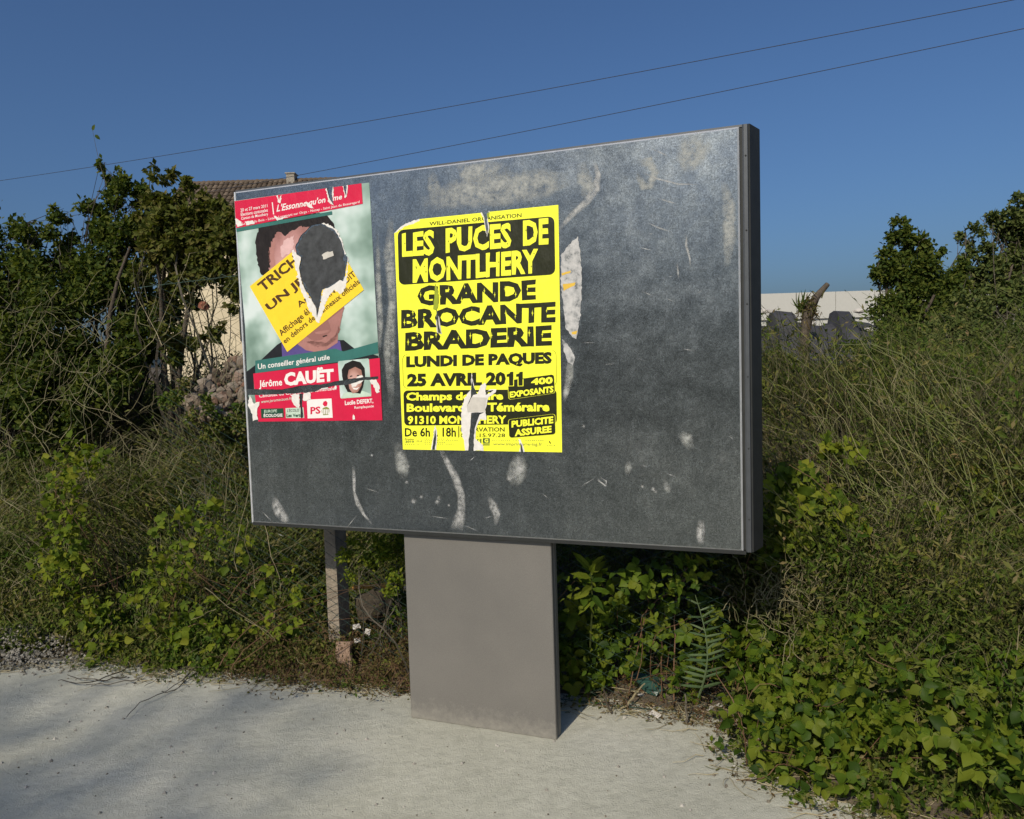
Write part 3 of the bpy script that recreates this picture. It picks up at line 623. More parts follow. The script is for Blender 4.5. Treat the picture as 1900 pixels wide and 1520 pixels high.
text('CAUËT', Cc((343, 1257), (634, 1226), (632, 1138), (341, 1160)), 'white_ink', cp, 8, CC, .055)
text('Jérôme', Cc((195, 1276), (331, 1264), (330, 1210), (194, 1222)), 'white_ink', cp, 8, CC, .025)
text('Candidat du Conseil départementale', Cc((195, 1330), (640, 1284), (639, 1258), (194, 1302)), 'white_ink', cp, 8, CC, .01)
text('www.jeromecauet.fr', Cc((208, 1362), (386, 1340), (385, 1318), (207, 1338)), 'mint_ink', cp, 8, CC, .005, .2)
# small portrait at right
flat('small_portrait', [rrect(Cc((657, 1109), (840, 1092), (855, 1315), (672, 1329)), 3)], CC, 'portrait_bg', cp, 8)
flat('small_blouse', [Cc((675, 1328), (690, 1300), (735, 1285), (800, 1282), (850, 1300), (854, 1315))], CC, 'mint_ink', cp, 9)
flat('small_hair', [Cc((683, 1200), (680, 1160), (700, 1125), (745, 1104), (790, 1115), (815, 1150), (818, 1195), (806, 1260), (790, 1300), (715, 1290), (695, 1250))], CC, 'hair_ink', cp, 10)
flat('small_face', [Cc((715, 1195), (722, 1160), (760, 1142), (795, 1160), (803, 1200), (797, 1250), (775, 1290), (745, 1298), (725, 1270))], CC, 'skin_small', cp, 11)
flat('small_eye', [Cc((728, 1196), (742, 1192), (744, 1198), (730, 1202))], CC, 'hair_ink', cp, 12)
flat('small_eye', [Cc((770, 1190), (785, 1190), (784, 1196), (771, 1197))], CC, 'hair_ink', cp, 12)
flat('small_smile', [Cc((742, 1262), (765, 1268), (786, 1260), (770, 1277), (752, 1275))], CC, 'white_ink', cp, 12)
text('Lucile DEFERT,', Cc((699, 1372), (866, 1358), (864, 1328), (698, 1342)), 'white_ink', cp, 8, CC, .03)
text('Remplaçante', Cc((755, 1394), (869, 1384), (868, 1364), (754, 1374)), 'white_ink', cp, 8, CC, .01)
flat('logo_panel', [Cc((205, 1388), (338, 1385), (341, 1440), (208, 1445))], CC, 'green_ink', cp, 8)
text('EUROPE', Cc((225, 1412), (300, 1409), (300, 1392), (225, 1395)), 'mint_ink', cp, 9, CC, .02)
text('ÉCOLOGIE', Cc((222, 1438), (333, 1435), (332, 1412), (222, 1415)), 'white_ink', cp, 9, CC, .03)
flat('logo_panel', [Cc((350, 1385), (455, 1380), (460, 1442), (352, 1443))], CC, 'mint_ink', cp, 8)
text("L'ÉCOLO", Cc((360, 1408), (430, 1405), (430, 1384), (360, 1387)), 'suit_ink', cp, 9, CC, .01)
text('Les Verts', Cc((356, 1438), (445, 1436), (445, 1416), (356, 1418)), 'green_ink', cp, 9, CC, .04)
flat('logo_panel', [Cc((475, 1335), (620, 1328), (627, 1441), (480, 1445))], CC, 'white_ink', cp, 8)
text('PS', Cc((497, 1421), (556, 1417), (555, 1374), (496, 1378)), 'red_ink', cp, 9, CC, .03)
flat('rose_emblem', [Cc((568, 1362), (574, 1346), (588, 1342), (597, 1352), (594, 1370), (580, 1376))], CC, 'red_ink', cp, 9)
flat('fist_emblem', [Cc((562, 1398), (570, 1384), (590, 1376), (606, 1384), (608, 1402), (602, 1424), (572, 1426), (564, 1412))], CC, 'grey_ink', cp, 9)
flat('fist_fingers', [Cc((566 + k * 10, 1392), (573 + k * 10, 1390), (574 + k * 10, 1420), (568 + k * 10, 1421)) for k in range(4)], CC, 'white_ink', cp, 10)
# diagonal sticker
stk = Cc((140, 670), (590, 305), (810, 690), (360, 1055))
flat('sticker', [stk], CC + [Cc((385, 462), (590, 250), (760, 480), (714, 512), (690, 640))], 'sticker', cp, 8)
uu = np.array((.777, -.63)); vv = np.array((.63, .777))
def st(u0, u1, v, h): # baseline quad
    f = lambda u, w: Cc(tuple(u * uu + w * vv))[0]
    return [f(u0, v), f(u1, v), f(u1, v - h), f(u0, v - h)]
text('TRICHER', st(-274, 125, 686, 62), 'brown_ink', cp, 9, CC, .035, clip=stk)
text('UN JEU', st(-314, 32, 810, 62), 'brown_ink', cp, 9, CC, .035, clip=stk)
text('Article', st(-166, 20, 890, 34), 'brown_ink', cp, 9, CC, .02, clip=stk)
text('Affichage électoral INTERDIT', st(-352, 214, 965, 48), 'brown_ink', cp, 9, CC, .02, clip=stk)
text('en dehors des panneaux officiels', st(-364, 204, 1012, 42), 'brown_ink', cp, 9, CC, .02, clip=stk)
rimw = rough(Cc((385, 462), (400, 455), (415, 470), (444, 500), (432, 560), (446, 640), (472, 700), (500, 740), (530, 800), (536, 850), (556, 760), (568, 686), (600, 676), (640, 650), (668, 628), (692, 640), (705, 590), (718, 498), (722, 520), (712, 600), (702, 680),
                (668, 715), (640, 690), (618, 708), (596, 740), (578, 800), (545, 885), (528, 870), (482, 790), (468, 740), (440, 690), (424, 620), (408, 560)), 1.1, 2.6)
flat('torn_edge', [rimw], [hole], 'white_paper', cp, 10)
flat('torn_edge', [rough(Cc((560, 297), (600, 303), (648, 336), (686, 406), (704, 480), (694, 482), (676, 412), (638, 345), (570, 306)), .9, 2.5)], [hole], 'white_paper', cp, 10)
flat('dark_residue', [rough(Cc((412, 445), (446, 378), (505, 320), (560, 306), (636, 346), (674, 412), (690, 485), (696, 585), (684, 630), (640, 645), (596, 672), (560, 688), (548, 760), (534, 830), (505, 735), (450, 640), (436, 560), (446, 500)), 1.2, 3)], [], 'residue', cp, .2)
flat('paper_remnant', [rough(Cc((560, 485), (585, 470), (628, 462), (632, 490), (610, 498), (570, 512)), .8, 4)], [], 'grey_paper', cp, 4)
for P in ([(294, 140), (305, 135), (314, 165), (326, 134), (322, 180), (312, 182)], [(586, 96), (600, 90), (612, 150), (632, 196), (606, 180)], [(612, 86), (630, 84), (632, 150), (624, 140)], [(686, 82), (716, 74), (712, 120), (700, 152), (694, 120)],
          [(60, 270), (80, 285), (100, 310), (70, 322), (58, 300)], [(110, 290), (160, 282), (170, 300), (120, 312)], [(280, 255), (320, 270), (380, 258), (300, 285)], [(470, 170), (490, 180), (520, 215), (480, 200)]):
    flat('torn_edge', [rough(Cc(*P), .7, 3)], topt, 'white_paper', cp, 9)
for P in ([(140, 1310), (165, 1360), (200, 1345), (185, 1400), (190, 1450), (160, 1462), (148, 1400), (132, 1370)], [(560, 1250), (620, 1235), (600, 1268), (560, 1275)], [(640, 1245), (652, 1240), (650, 1275), (636, 1270)], [(455, 1300), (495, 1292), (500, 1330), (470, 1345), (452, 1335)],
          [(730, 1222), (800, 1190), (815, 1210), (790, 1240), (740, 1262)], [(845, 1222), (880, 1215), (898, 1240), (905, 1290), (890, 1300), (870, 1260)], [(382, 1310), (430, 1300), (432, 1390), (400, 1365)], [(750, 1420), (760, 1450), (745, 1452)]):
    flat('torn_edge', [rough(Cc(*P), .9, 3)], [slash, slash2], 'white_paper', cp, 13)

# --- remains of an older poster and glue smears
old = poster_empty('torn_poster_strip', 'narrow strip of torn grey-white paper beside the yellow poster, with yellow scraps', 'paper scrap')
G = lambda *p: [(1000 + x / 3.619, 220 + y / 3.619) for x, y in p]
stripmat, n_, l_, b_ = newmat('scuffed_paper'); co_ = coords(n_)
t_ = noise(n_, l_, 30, 8, .7, co_.outputs['Object']); r_ = ramp(n_, [(.36, (.14, .15, .15)), (.46, (.38, .38, .37)), (.6, (.52, .51, .49))]); l_.new(t_.outputs[0], r_.inputs[0]); l_.new(r_.outputs[0], b_.inputs['Base Color']); b_.inputs['Roughness'].default_value = .8
M['scuffed'] = stripmat
flat('paper', [rough(G((148, 920), (200, 850), (262, 790), (276, 880), (288, 1060), (286, 1200), (272, 1380), (250, 1480), (225, 1470), (175, 1400), (165, 1250), (150, 1150)), .7, 4)], [], 'scuffed', old, 1)
for P in ([(152, 1040), (215, 1022), (212, 1035), (155, 1056)], [(160, 1112), (245, 1100), (240, 1120), (165, 1158)], [(220, 1434), (258, 1424), (250, 1450), (222, 1450)]):
    flat('yellow_scrap', [rough(G(*P), .4, 4)], [], 'amber_ink', old, 2)
J = lambda *p: [(1000 + x / 3.453, 620 + y / 3.453) for x, y in p]
flat('torn_tail', [rough(J((150, 30), (200, 90), (232, 150), (215, 200), (185, 180), (160, 110)), .6, 4)], [], 'scuffed', old, 1)

def smear_mat(name, c, dens, scale=40):
    m, n, l, b = newmat(name)
    at_ = n.new('ShaderNodeAttribute'); at_.attribute_name = 'fade'; co = coords(n)
    t = noise(n, l, scale, 8, .75, co.outputs['Object']); r = ramp(n, [(.35, (0, 0, 0)), (.65, (1, 1, 1))]); l.new(t.outputs[0], r.inputs[0])
    mu = n.new('ShaderNodeMath'); mu.operation = 'MULTIPLY'; l.new(at_.outputs['Fac'], mu.inputs[0]); l.new(r.outputs[0], mu.inputs[1])
    m2 = n.new('ShaderNodeMath'); m2.operation = 'MULTIPLY'; m2.inputs[1].default_value = dens; l.new(mu.outputs[0], m2.inputs[0]); m2.use_clamp = True
    b.inputs['Base Color'].default_value = (*c, 1); b.inputs['Roughness'].default_value = .85; l.new(m2.outputs[0], b.inputs['Alpha'])
    return m
M['chalk'] = smear_mat('chalky_smear', (.50, .50, .48), 1.1)
M['glue'] = smear_mat('dried_glue', (.44, .45, .42), 1.0, 26)
nsm = [0]
def smear(pts, w, mat='chalk', name='glue_smear'):
    """soft streak along photo-pixel points, w = half-widths in px"""
    P = np.array(pts, float); w = np.broadcast_to(np.asarray(w, float), (len(P),)); T = nrm(np.gradient(P, axis=0)); N = np.stack([-T[:, 1], T[:, 0]], -1)
    off = [-1, -.55, 0, .55, 1]; fa = [0, .75, 1, .75, 0]; nsm[0] += 1; lay = .0001 + .00001 * (nsm[0] % 40)
    V = []; fade = []
    for i, p in enumerate(P):
        for o, f in zip(off, fa):
            a, z = sz(*(p + N[i] * w[i] * o)); V.append((a, -lay, z)); fade.append(f * (0 if i in (0, len(P) - 1) else 1))
    Fq = [(i * 5 + k, i * 5 + k + 1, i * 5 + k + 6, i * 5 + k + 5) for i in range(len(P) - 1) for k in range(4)]
    x = MB(); x.add(V, Fq); o = x.build(name, mat, board)
    at_ = o.data.attributes.new('fade', 'FLOAT', 'POINT'); at_.data.foreach_set('value', fade)
smear([(815, 830), (828, 855), (845, 885), (856, 920), (856, 945), (852, 965), (850, 985)], [4, 6, 8, 8, 8, 12, 16])
smear([(655, 862), (657, 885), (657, 912), (664, 935), (675, 955), (692, 974)], [2, 4, 3, 5, 3, 2])
smear([(508, 922), (512, 935), (518, 950), (528, 962), (536, 968)], [5, 9, 11, 9, 5])
smear([(1300, 964), (1300, 980), (1300, 995), (1303, 1012)], [6, 9, 9, 6])
smear([(905, 922), (915, 938), (922, 955), (921, 975)], [4, 9, 8, 4])
smear([(1100, 295), (1110, 325), (1106, 350), (1088, 375), (1060, 400), (1035, 430)], [4, 6, 9, 8, 6, 4])
smear([(1075, 300), (1085, 335), (1092, 350), (1080, 368)], [10, 18, 14, 6], 'glue')
smear([(1285, 245), (1290, 270), (1278, 300), (1270, 322)], [26, 34, 28, 14], 'glue')
smear([(1180, 305), (1205, 300), (1215, 320), (1206, 345), (1192, 350), (1180, 325)], [8, 12, 10, 8, 6, 5], 'glue')
smear([(1180, 320), (1195, 345), (1210, 348)], [5, 8, 5], 'glue')
smear([(1190, 320), (1220, 332), (1260, 342), (1300, 342)], [1, 2, 2, 1])
smear([(1220, 368), (1240, 374), (1256, 378)], [1, 2, 1])
smear([(1200, 413), (1220, 422), (1250, 432)], [1, 2, 1])
smear([(1205, 275), (1225, 283), (1240, 290)], [1, 2, 1])
smear([(1274, 435), (1273, 455), (1280, 480), (1281, 498)], [1, 3, 2, 1])
smear([(1256, 485), (1258, 505), (1260, 520)], [1, 2, 1])
smear([(800, 318), (805, 345), (806, 375)], [8, 14, 8], 'glue')
smear([(850, 300), (860, 320), (900, 318), (950, 312)], [10, 18, 24, 14], 'glue')
smear([(780, 385), (850, 360), (930, 352), (1010, 340), (1060, 330)], [16, 30, 34, 30, 14], 'glue')
smear([(1340, 330), (1352, 380), (1354, 440), (1350, 500)], [6, 14, 14, 6], 'glue')
smear([(960, 840), (962, 860), (958, 885), (955, 905)], [10, 18, 20, 8], 'glue')
smear([(960, 845), (966, 870), (945, 892)], [4, 9, 6])
smear([(735, 820), (742, 845), (748, 870), (752, 890)], [8, 12, 14, 6], 'glue')
smear([(725, 400), (722, 470), (728, 560), (722, 650), (728, 760)], [5, 12, 8, 12, 6], 'glue')
smear([(700, 430), (702, 520), (706, 600), (704, 660)], [3, 6, 6, 3], 'glue')
smear([(1060, 640), (1056, 700), (1050, 730), (1048, 745)], [5, 9, 6, 3], 'glue')
smear([(1112, 885), (1125, 893), (1124, 902), (1112, 893), (1108, 886)], [1, 2, 2, 2, 1])
smear([(1232, 888), (1238, 905), (1243, 915)], [3, 7, 4], 'glue')
smear([(1165, 855), (1166, 868), (1164, 885)], [4, 8, 4], 'glue')
smear([(1260, 805), (1275, 815), (1285, 835)], [8, 14, 8], 'glue')
for x, y, r in [(768, 930, 6), (782, 922, 4), (815, 924, 5), (812, 932, 6), (833, 938, 3), (1083, 791, 4), (1170, 1008, 2), (945, 888, 6), (1212, 908, 5), (1192, 903, 4), (1216, 912, 4), (745, 858, 5), (757, 865, 4), (755, 895, 4), (690, 845, 3)]:
    smear([(x - r, y + r * .4), (x, y), (x + r * .8, y - r * .5)], [r * .3, r, r * .3])
rngs = np.random.default_rng(5)
for k in range(46):      # fine scratches
    x = rngs.uniform(470, 1360); y = rngs.uniform(330, 990); a = rngs.normal() * .5 + .3; L = rngs.uniform(8, 40)
    if (430 < x < 715 and y < 790) or (725 < x < 1050 and 375 < y < 845): continue
    smear([(x, y), (x + L * .5 * math.cos(a), y + L * .5 * math.sin(a)), (x + L * math.cos(a), y + L * math.sin(a))], [.3, .9, .3])

# ------------------------------------------------------------------ house with a tiled roof, beyond the shrubs
HY = 30.0
hc = at(455, 560, HY); rl = at(338, 351, HY + 4); rr = at(575, 329, HY)
house = empty('house', (-9.5, HY + 4, .9), R(0), 'cream house with a brown tiled roof and small chimney, behind the shrubs', 'house')
def hb(name, mat, x0, x1, y0, y1, z0, z1, parent=None):
    b = MB(); b.box(x0, x1, y0, y1, z0, z1); return b.build(name, mat, parent or house)
RX0, RX1, RZ, EZ = 0, 9.0, 8.35, 5.6       # local x range, ridge and eave heights above the base
RX0 = float(rl[0]) + 9.5
hb('wall', 'cream', RX0 + .4, RX1 - .4, -3.6, 3.6, 0, EZ - .05)
b = MB(); b.add([(RX0 + .4, -3.6, EZ - .05), (RX0 + .4, 3.6, EZ - .05), (RX0 + .4, 0, 7.4), (RX1 - .4, -3.6, EZ - .05), (RX1 - .4, 3.6, EZ - .05), (RX1 - .4, 0, 7.4)], [(0, 1, 2), (5, 4, 3)]); b.build('gable', 'cream', house)
RZ2 = float(rl[2]) - .9 + .22
roof = bpy.data.objects.new('roof', None); link(roof, house)
b = MB()
for sg in (-1, 1):
    b.add([(RX0, sg * 4, EZ - .35), (RX1, sg * 4, EZ - .35), (RX1, 0, RZ2 - .06), (RX0, 0, RZ2 - .06)], [(0, 1, 2, 3)])
b.build('roof_deck', 'wood', roof)
sl = math.atan2(RZ2 - EZ + .35, 4.0); SLn = math.hypot(4, RZ2 - EZ + .35)
def tile_mesh():
    x = MB(); an = np.linspace(0, math.pi, 6); w = .105; L = .40
    v = [(-w * math.cos(a) * k, yy, .06 * math.sin(a) + lift) for yy, k, lift in ((0, 1.0, .03), (L, .86, 0)) for a in an]
    x.add(v, [(i, i + 1, i + 7, i + 6) for i in range(5)])
    o = x.build('tile', 'tile', roof, True); return o
t0 = tile_mesh(); ncol = int((RX1 - RX0) / .21); nrow = int(SLn / .34); big = MB(); cnt = 0
tv = np.array([v.co[:] for v in t0.data.vertices]); tf = np.array([list(p.vertices) for p in t0.data.polygons]); first = True
for j in range(nrow):
    for i in range(ncol):
        x = RX0 + .1 + i * .21; d = SLn - (j + 1) * .34       # distance up from the eave
        y = -4 + d * math.cos(sl); z = EZ - .35 + d * math.sin(sl) + .02
        if j < 7 and i < 42 and cnt < 294:
            o = t0 if first else t0.copy()
            if not first: link(o, roof)
            first = False; cnt += 1
            o.location = (x, y, z); o.rotation_euler = (sl + random.gauss(0, .012), 0, random.gauss(0, .015))
        else:
            c, s_ = math.cos(sl), math.sin(sl); V = np.stack([tv[:, 0] + x, tv[:, 1] * c - tv[:, 2] * s_ + y, tv[:, 1] * s_ + tv[:, 2] * c + z], -1); big.add(V, tf)
tag(big.build('tile_field', 'tile', roof), kind='stuff')
b = MB(); an = np.linspace(0, math.pi, 6)
b.add([(x, -.13 * math.cos(a), RZ2 + .10 * math.sin(a) - .02) for x in (RX0, RX1) for a in an], [(i, i + 1, i + 7, i + 6) for i in range(5)]); b.build('ridge_cap', 'tile', roof)
chx = float(at(542, 330, HY + 4)[0]) + 9.5
ch = hb('chimney', 'concrete', chx - .17, chx + .17, -.3, .2, RZ2 - .3, RZ2 + .22, roof)
b = MB(); b.box(chx - .21, chx + .21, -.34, .24, RZ2 + .222, RZ2 + .27); b.build('chimney_cap', 'concrete', house)
hb('window', 'frame_dark', 2.0, 3.0, -3.66, -3.605, 1.6, 2.9); hb('window', 'frame_dark', -1.0, 0.0, -3.66, -3.605, 1.6, 2.9)

# ------------------------------------------------------------------ low white building and dark heap at right
WY = 40.0
wl_ = at(1404, 546, WY); wr_ = at(1612, 541, WY)
hall = empty('flat_roofed_hall', (float(wl_[0]), WY, .9), 0, 'long low off-white flat-roofed hall in the distance, right of the board', 'building')
zt = float(wl_[2]) - .9
hb('wall', 'white_wall', 0, 14, 0, 8, 0, zt - 1.35, hall)
for k in range(7):
    hb('fascia_panel', 'white_wall', k * 2.0 + .01, k * 2.0 + 1.985, -.12, .5, zt - 1.34, zt, hall)
hb('roof_slab', 'white_wall', .1, 13.9, .51, 7.9, zt - .3, zt - .12, hall)
for k in range(5):
    hb('window', 'frame_dark', .8 + k * 2.6, 2.4 + k * 2.6, -.03, -.004, .9, zt - 1.6, hall)
# dark sheeted heap in front of it
HD = 22.0
heap = empty('sheeted_heap', at(1500, 650, HD) * [1, 1, 0] + [0, 0, .9], 0, 'heap under dark grey sheeting before the distant white hall', 'heap')
prof = [(1380, 604), (1428, 604), (1431, 579), (1470, 580), (1476, 598), (1520, 602), (1543, 600), (1547, 578), (1576, 580), (1582, 594), (1612, 600), (1650, 620)]
hl = np.array(heap.location); x = MB(); rows = []
for t, hh in ((-1.2, .0), (-.9, .55), (-.25, .93), (0, 1.0), (.3, .95), (1.2, 0)):
    rows.append([np.array([at(px, py, HD)[0], HD + t, max(.0, (at(px, py, HD)[2] - .8) * hh + .8 - .9 + random.gauss(0, .03))]) - [hl[0], hl[1], 0] + [0, 0, 0] for px, py in prof])
rows = np.array(rows); nr, nc, _ = rows.shape; ii = np.arange(nr * nc).reshape(nr, nc)
x.add(rows.reshape(-1, 3), np.stack([ii[:-1, :-1], ii[:-1, 1:], ii[1:, 1:], ii[1:, :-1]], -1).reshape(-1, 4)); x.build('sheet', 'dark_sheet', heap)
def stone_mesh(name, mat, sub=1, seed=0):
    import bmesh
    bm = bmesh.new(); bmesh.ops.create_icosphere(bm, subdivisions=sub, radius=1); r_ = random.Random(seed)
    for v in bm.verts: v.co *= r_.uniform(.72, 1.15); v.co.z *= .72
    me = bpy.data.meshes.new(name); bm.to_mesh(me); bm.free(); me.materials.append(M[mat]); return me
for px, py, w, h in [(1416, 578, .28, .10), (1500, 585, .20, .10), (1507, 600, .16, .09), (1594, 577, .25, .08), (1616, 612, .2, .1)]:
    o = link(bpy.data.objects.new('pale_scrap', stone_mesh('pale_scrap', 'scrap', 1, px)), heap)
    p = at(px, py, HD - 1.15 + random.uniform(0, .2)); o.location = tuple(p - hl); o.scale = (w, .12, h * 1.2)

# ------------------------------------------------------------------ overhead cables
def cable(name, label, pts, rad=.0065):
    P = np.array([at(*p) for p in pts]); a, c = P[0], P[-1]
    a2 = a + (a - c) * .6; c2 = c + (c - a) * .35
    t = np.linspace(0, 1, 40)[:, None]; L = a2 * (1 - t) + c2 * t; L[:, 2] -= .5 * (4 * t[:, 0] * (1 - t[:, 0])) - .45
    x = MB(); tubes(x, L[None], rad, 0, 5); return tag(x.build(name, 'grey_wire'), label, 'cable', 'overhead cables')
cable('overhead_cable', 'upper of the two overhead cables crossing the blue sky', [(0, 337, 22), (1900, 15, 12.5)])
cable('overhead_cable', 'lower of the two overhead cables, passing just above the board', [(0, 424, 24), (1900, 72, 12.5)])

# ------------------------------------------------------------------ foliage builders
def lobes_px(L): return [(at(px, py, d), r * d / F) for px, py, d, r in L]
def crown(mb_, lobes, dens, size, mi=0, tmpl=LEAF2, squash=(1, .9, 1), clump=.34, shell=.45, wid=1.0):
    """leaf clumps spread through every lobe's volume"""
    for c, r in lobes:
        nc = max(4, int(10 * (r / .3) ** 1.6)); cd = rdir(nc); cr = r * rng.uniform(shell, 1, (nc, 1)) ** .6
        cc = c + cd * cr * np.array(squash); n = max(6, int(dens * r * r * 12 / nc))
        p = (cc[:, None] + rng.normal(size=(nc, n, 3)) * clump * r * .5).reshape(-1, 3)
        o = nrm(p - c); d = nrm(o * .6 + rdir(len(p)) + [0, 0, -.15]); nn = nrm(o * .5 + rdir(len(p)) * .8 + [0, -.25, .5])
        leaves(mb_, p, d, nn, size * rng.uniform(.6, 1.3, len(p)), tmpl, mi, wid)
def branches(mb_, base, lobes, n, r0, mi=0, wobb=.08, sub=3):
    ce = np.array([c for c, r in lobes]); ra = np.array([r for c, r in lobes])
    k = rng.integers(0, len(ce), n); tip = ce[k] + rdir(n, .3) * (ra[k] * rng.uniform(.3, 1.05, n))[:, None]
    st_ = np.asarray(base) + rng.normal(size=(n, 3)) * [.12, .12, .02]
    C = bend(st_, tip, 8, wobb); tubes(mb_, C, np.linspace(r0, r0 * .2, 8)[None] * rng.uniform(.5, 1.2, (n, 1)), mi)
    if sub:
        j = rng.integers(3, 8, (n, sub)); a = C[np.arange(n)[:, None], j].reshape(-1, 3)
        rr_ = np.repeat(ra[k], sub)[:, None]; b_ = a + rdir(len(a), .25) * rr_ * rng.uniform(.4, 1.0, (len(a), 1))
        tubes(mb_, bend(a, b_, 5, .12), np.linspace(r0 * .3, r0 * .1, 5)[None], mi)
def gz(p): return float(terr(np.array([p[0]]), np.array([p[1]]))[0])
def shrub(name, label, cat, lobes, base_px, d, dens, size, leaf, nbr=30, r0=.016, group=None, twig='twig', tmpl=LEAF2, trunk=True, **kw):
    bp = at(base_px, 800, d); bz = gz(bp); base = np.array([bp[0], bp[1], bz])
    e = empty(name, base, 0, label, cat, group); L = [(c - base, r) for c, r in lobes_px(lobes)]
    x = MB(); branches(x, (0, 0, 0), L, nbr, r0, sub=4); x.build('branches', twig, e)
    if trunk:
        x = MB(); ce = np.mean([c for c, r in L], 0); K = 3
        tubes(x, bend(np.zeros((K, 3)) + rng.normal(size=(K, 3)) * [.08, .08, 0], np.repeat(ce[None], K, 0) + rng.normal(size=(K, 3)) * .2, 8, .06), np.linspace(r0 * 2.4, r0 * .8, 8)[None], 0, 6); x.build('trunk', 'bark', e, True)
    x = MB(); crown(x, L, dens, size, 0, tmpl, **kw); x.build('crown', leaf, e)
    return e
# left shrubs against the sky
D1 = 6.6
shrub('shrub', 'broad dark green shrub at the left edge of the picture', 'shrub',
      [(-60, 520, D1, 110), (15, 500, D1, 75), (70, 470, D1 + .2, 55), (55, 430, D1, 26), (30, 560, D1, 90), (120, 540, D1 - .3, 80), (-20, 640, D1 - .4, 100), (90, 640, D1 - .4, 90), (110, 430, D1 + .1, 34), (112, 395, D1 + .1, 18), (-120, 600, D1, 120), (20, 700, D1 - .5, 90), (-70, 720, D1 - .5, 90), (110, 700, D1 - .5, 80), (60, 760, D1 - .7, 70)], 30, D1, 1900, .046, 'dark_leaf', 70, .014)
shrub('shrub', 'tall dark shrub with a spire leaning left above the others', 'shrub',
      [(190, 300, 6.9, 9), (205, 320, 6.9, 14), (222, 345, 6.9, 20), (240, 345, 6.9, 26), (262, 360, 6.9, 24), (200, 380, 6.9, 20), (235, 400, 6.8, 50), (165, 420, 6.8, 36), (195, 460, 6.7, 55), (250, 470, 6.7, 60), (150, 500, 6.6, 50), (215, 540, 6.5, 70), (270, 560, 6.5, 60), (180, 610, 6.3, 70), (258, 630, 6.2, 55), (150, 690, 6.1, 70), (230, 700, 6.0, 60), (300, 640, 6.1, 40), (190, 750, 5.8, 60)], 215, 6.7, 1900, .048, 'dark_leaf', 70, .014)
shrub('shrub', 'olive leafed shrub in front of the tiled roof, beside the board', 'shrub',
      [(283, 312, 6.3, 8), (306, 330, 6.3, 17), (312, 360, 6.3, 26), (342, 345, 6.3, 16), (335, 385, 6.3, 36), (290, 400, 6.3, 34), (375, 400, 6.2, 34), (410, 405, 6.2, 28), (300, 450, 6.2, 52), (360, 450, 6.1, 52), (415, 455, 6.1, 45), (455, 430, 6.2, 40), (320, 505, 6.1, 42), (385, 505, 6.0, 36), (440, 505, 6.0, 34), (500, 480, 6.2, 50), (300, 560, 6.2, 36), (345, 545, 6.15, 26), (330, 620, 6.0, 34), (390, 610, 6.0, 20), (295, 500, 6.2, 40), (430, 540, 6.1, 20), (455, 560, 6.0, 26), (410, 465, 6.0, 48), (445, 500, 6.0, 44), (365, 500, 6.05, 44), (430, 420, 6.1, 30), (320, 430, 6.1, 40), (395, 380, 6.2, 22)], 380, 6.15, 2300, .052, 'olive_leaf', 22, .014)
# lone high shoot and thin bare sprays
x = MB(); a = at(215, 330, 6.9); tip = at(172, 243, 6.9)
sp = empty('leafy_shoot', (a[0], a[1], gz(a)), 0, 'thin solitary shoot with two leaves, above the spire of the tall shrub', 'shoot'); o_ = np.array(sp.location)
tubes(x, bend((a - o_ - [0, 0, .6])[None], (tip - o_)[None], 8, .03), np.linspace(.006, .0012, 8)[None]); x.build('stem', 'twig', sp)
x = MB(); leaves(x, np.array([tip, at(176, 250, 6.9)]) - o_, np.array([[.3, 0, .9], [.6, 0, -.6]]), np.array([[0., -1, .2], [0, -1, .3]]), .06, LEAF4); x.build('leaf', 'dark_leaf', sp)
# right trees
shrub('tree', 'small pyramidal tree standing at the right of the distant hall', 'tree',
      [(1672, 422, 10, 15), (1668, 445, 10, 24), (1690, 460, 10, 26), (1650, 482, 10, 26), (1690, 500, 10, 36), (1730, 470, 10, 16), (1660, 530, 10, 36), (1632, 505, 10, 16), (1700, 550, 9.9, 46), (1650, 585, 9.9, 42), (1730, 540, 10, 30), (1770, 500, 10.2, 22), (1765, 540, 10, 30), (1690, 620, 9.8, 50), (1750, 610, 9.8, 48), (1640, 640, 9.7, 36), (1720, 680, 9.6, 60)], 1690, 10, 2600, .060, 'dark_leaf', 40, .02, clump=.46, shell=.2)
shrub('tree', 'tall loose tree at the right edge of the picture', 'tree',
      [(1895, 385, 11, 24), (1870, 410, 11, 26), (1835, 425, 11, 22), (1800, 440, 11, 20), (1815, 470, 11, 24), (1860, 460, 11, 36), (1910, 440, 11, 44), (1795, 505, 11, 24), (1840, 510, 11, 40), (1900, 510, 11, 46), (1950, 420, 11, 60), (1880, 570, 10.8, 50), (1830, 570, 10.8, 40), (1960, 520, 11, 70), (2020, 460, 11, 80)], 1880, 11, 1000, .075, 'grey_leaf', 60, .022, clump=.4)
shrub('bush', 'dense olive bush below the tall tree at the right edge', 'bush',
      [(1790, 600, 8.4, 50), (1850, 610, 8.3, 60), (1910, 620, 8.3, 60), (1760, 650, 8.1, 55), (1830, 670, 8.0, 65), (1900, 690, 7.9, 70), (1780, 720, 7.7, 60), (1860, 740, 7.6, 60), (1970, 650, 8.2, 80), (2000, 740, 7.8, 90)], 1850, 8.1, 1500, .050, 'grey_leaf', 60, .016, trunk=False)
shrub('bush', 'low green bush at the foot of the pyramidal tree', 'bush',
      [(1600, 670, 8.2, 30), (1650, 690, 8.0, 42), (1690, 720, 7.8, 44), (1630, 720, 7.7, 36), (1730, 740, 7.2, 44), (1600, 640, 8.0, 24), (1780, 700, 7.2, 50), (1850, 720, 7.0, 50), (1690, 660, 7.5, 40)], 1660, 7.4, 1700, .044, 'dark_leaf', 30, .01, trunk=False)
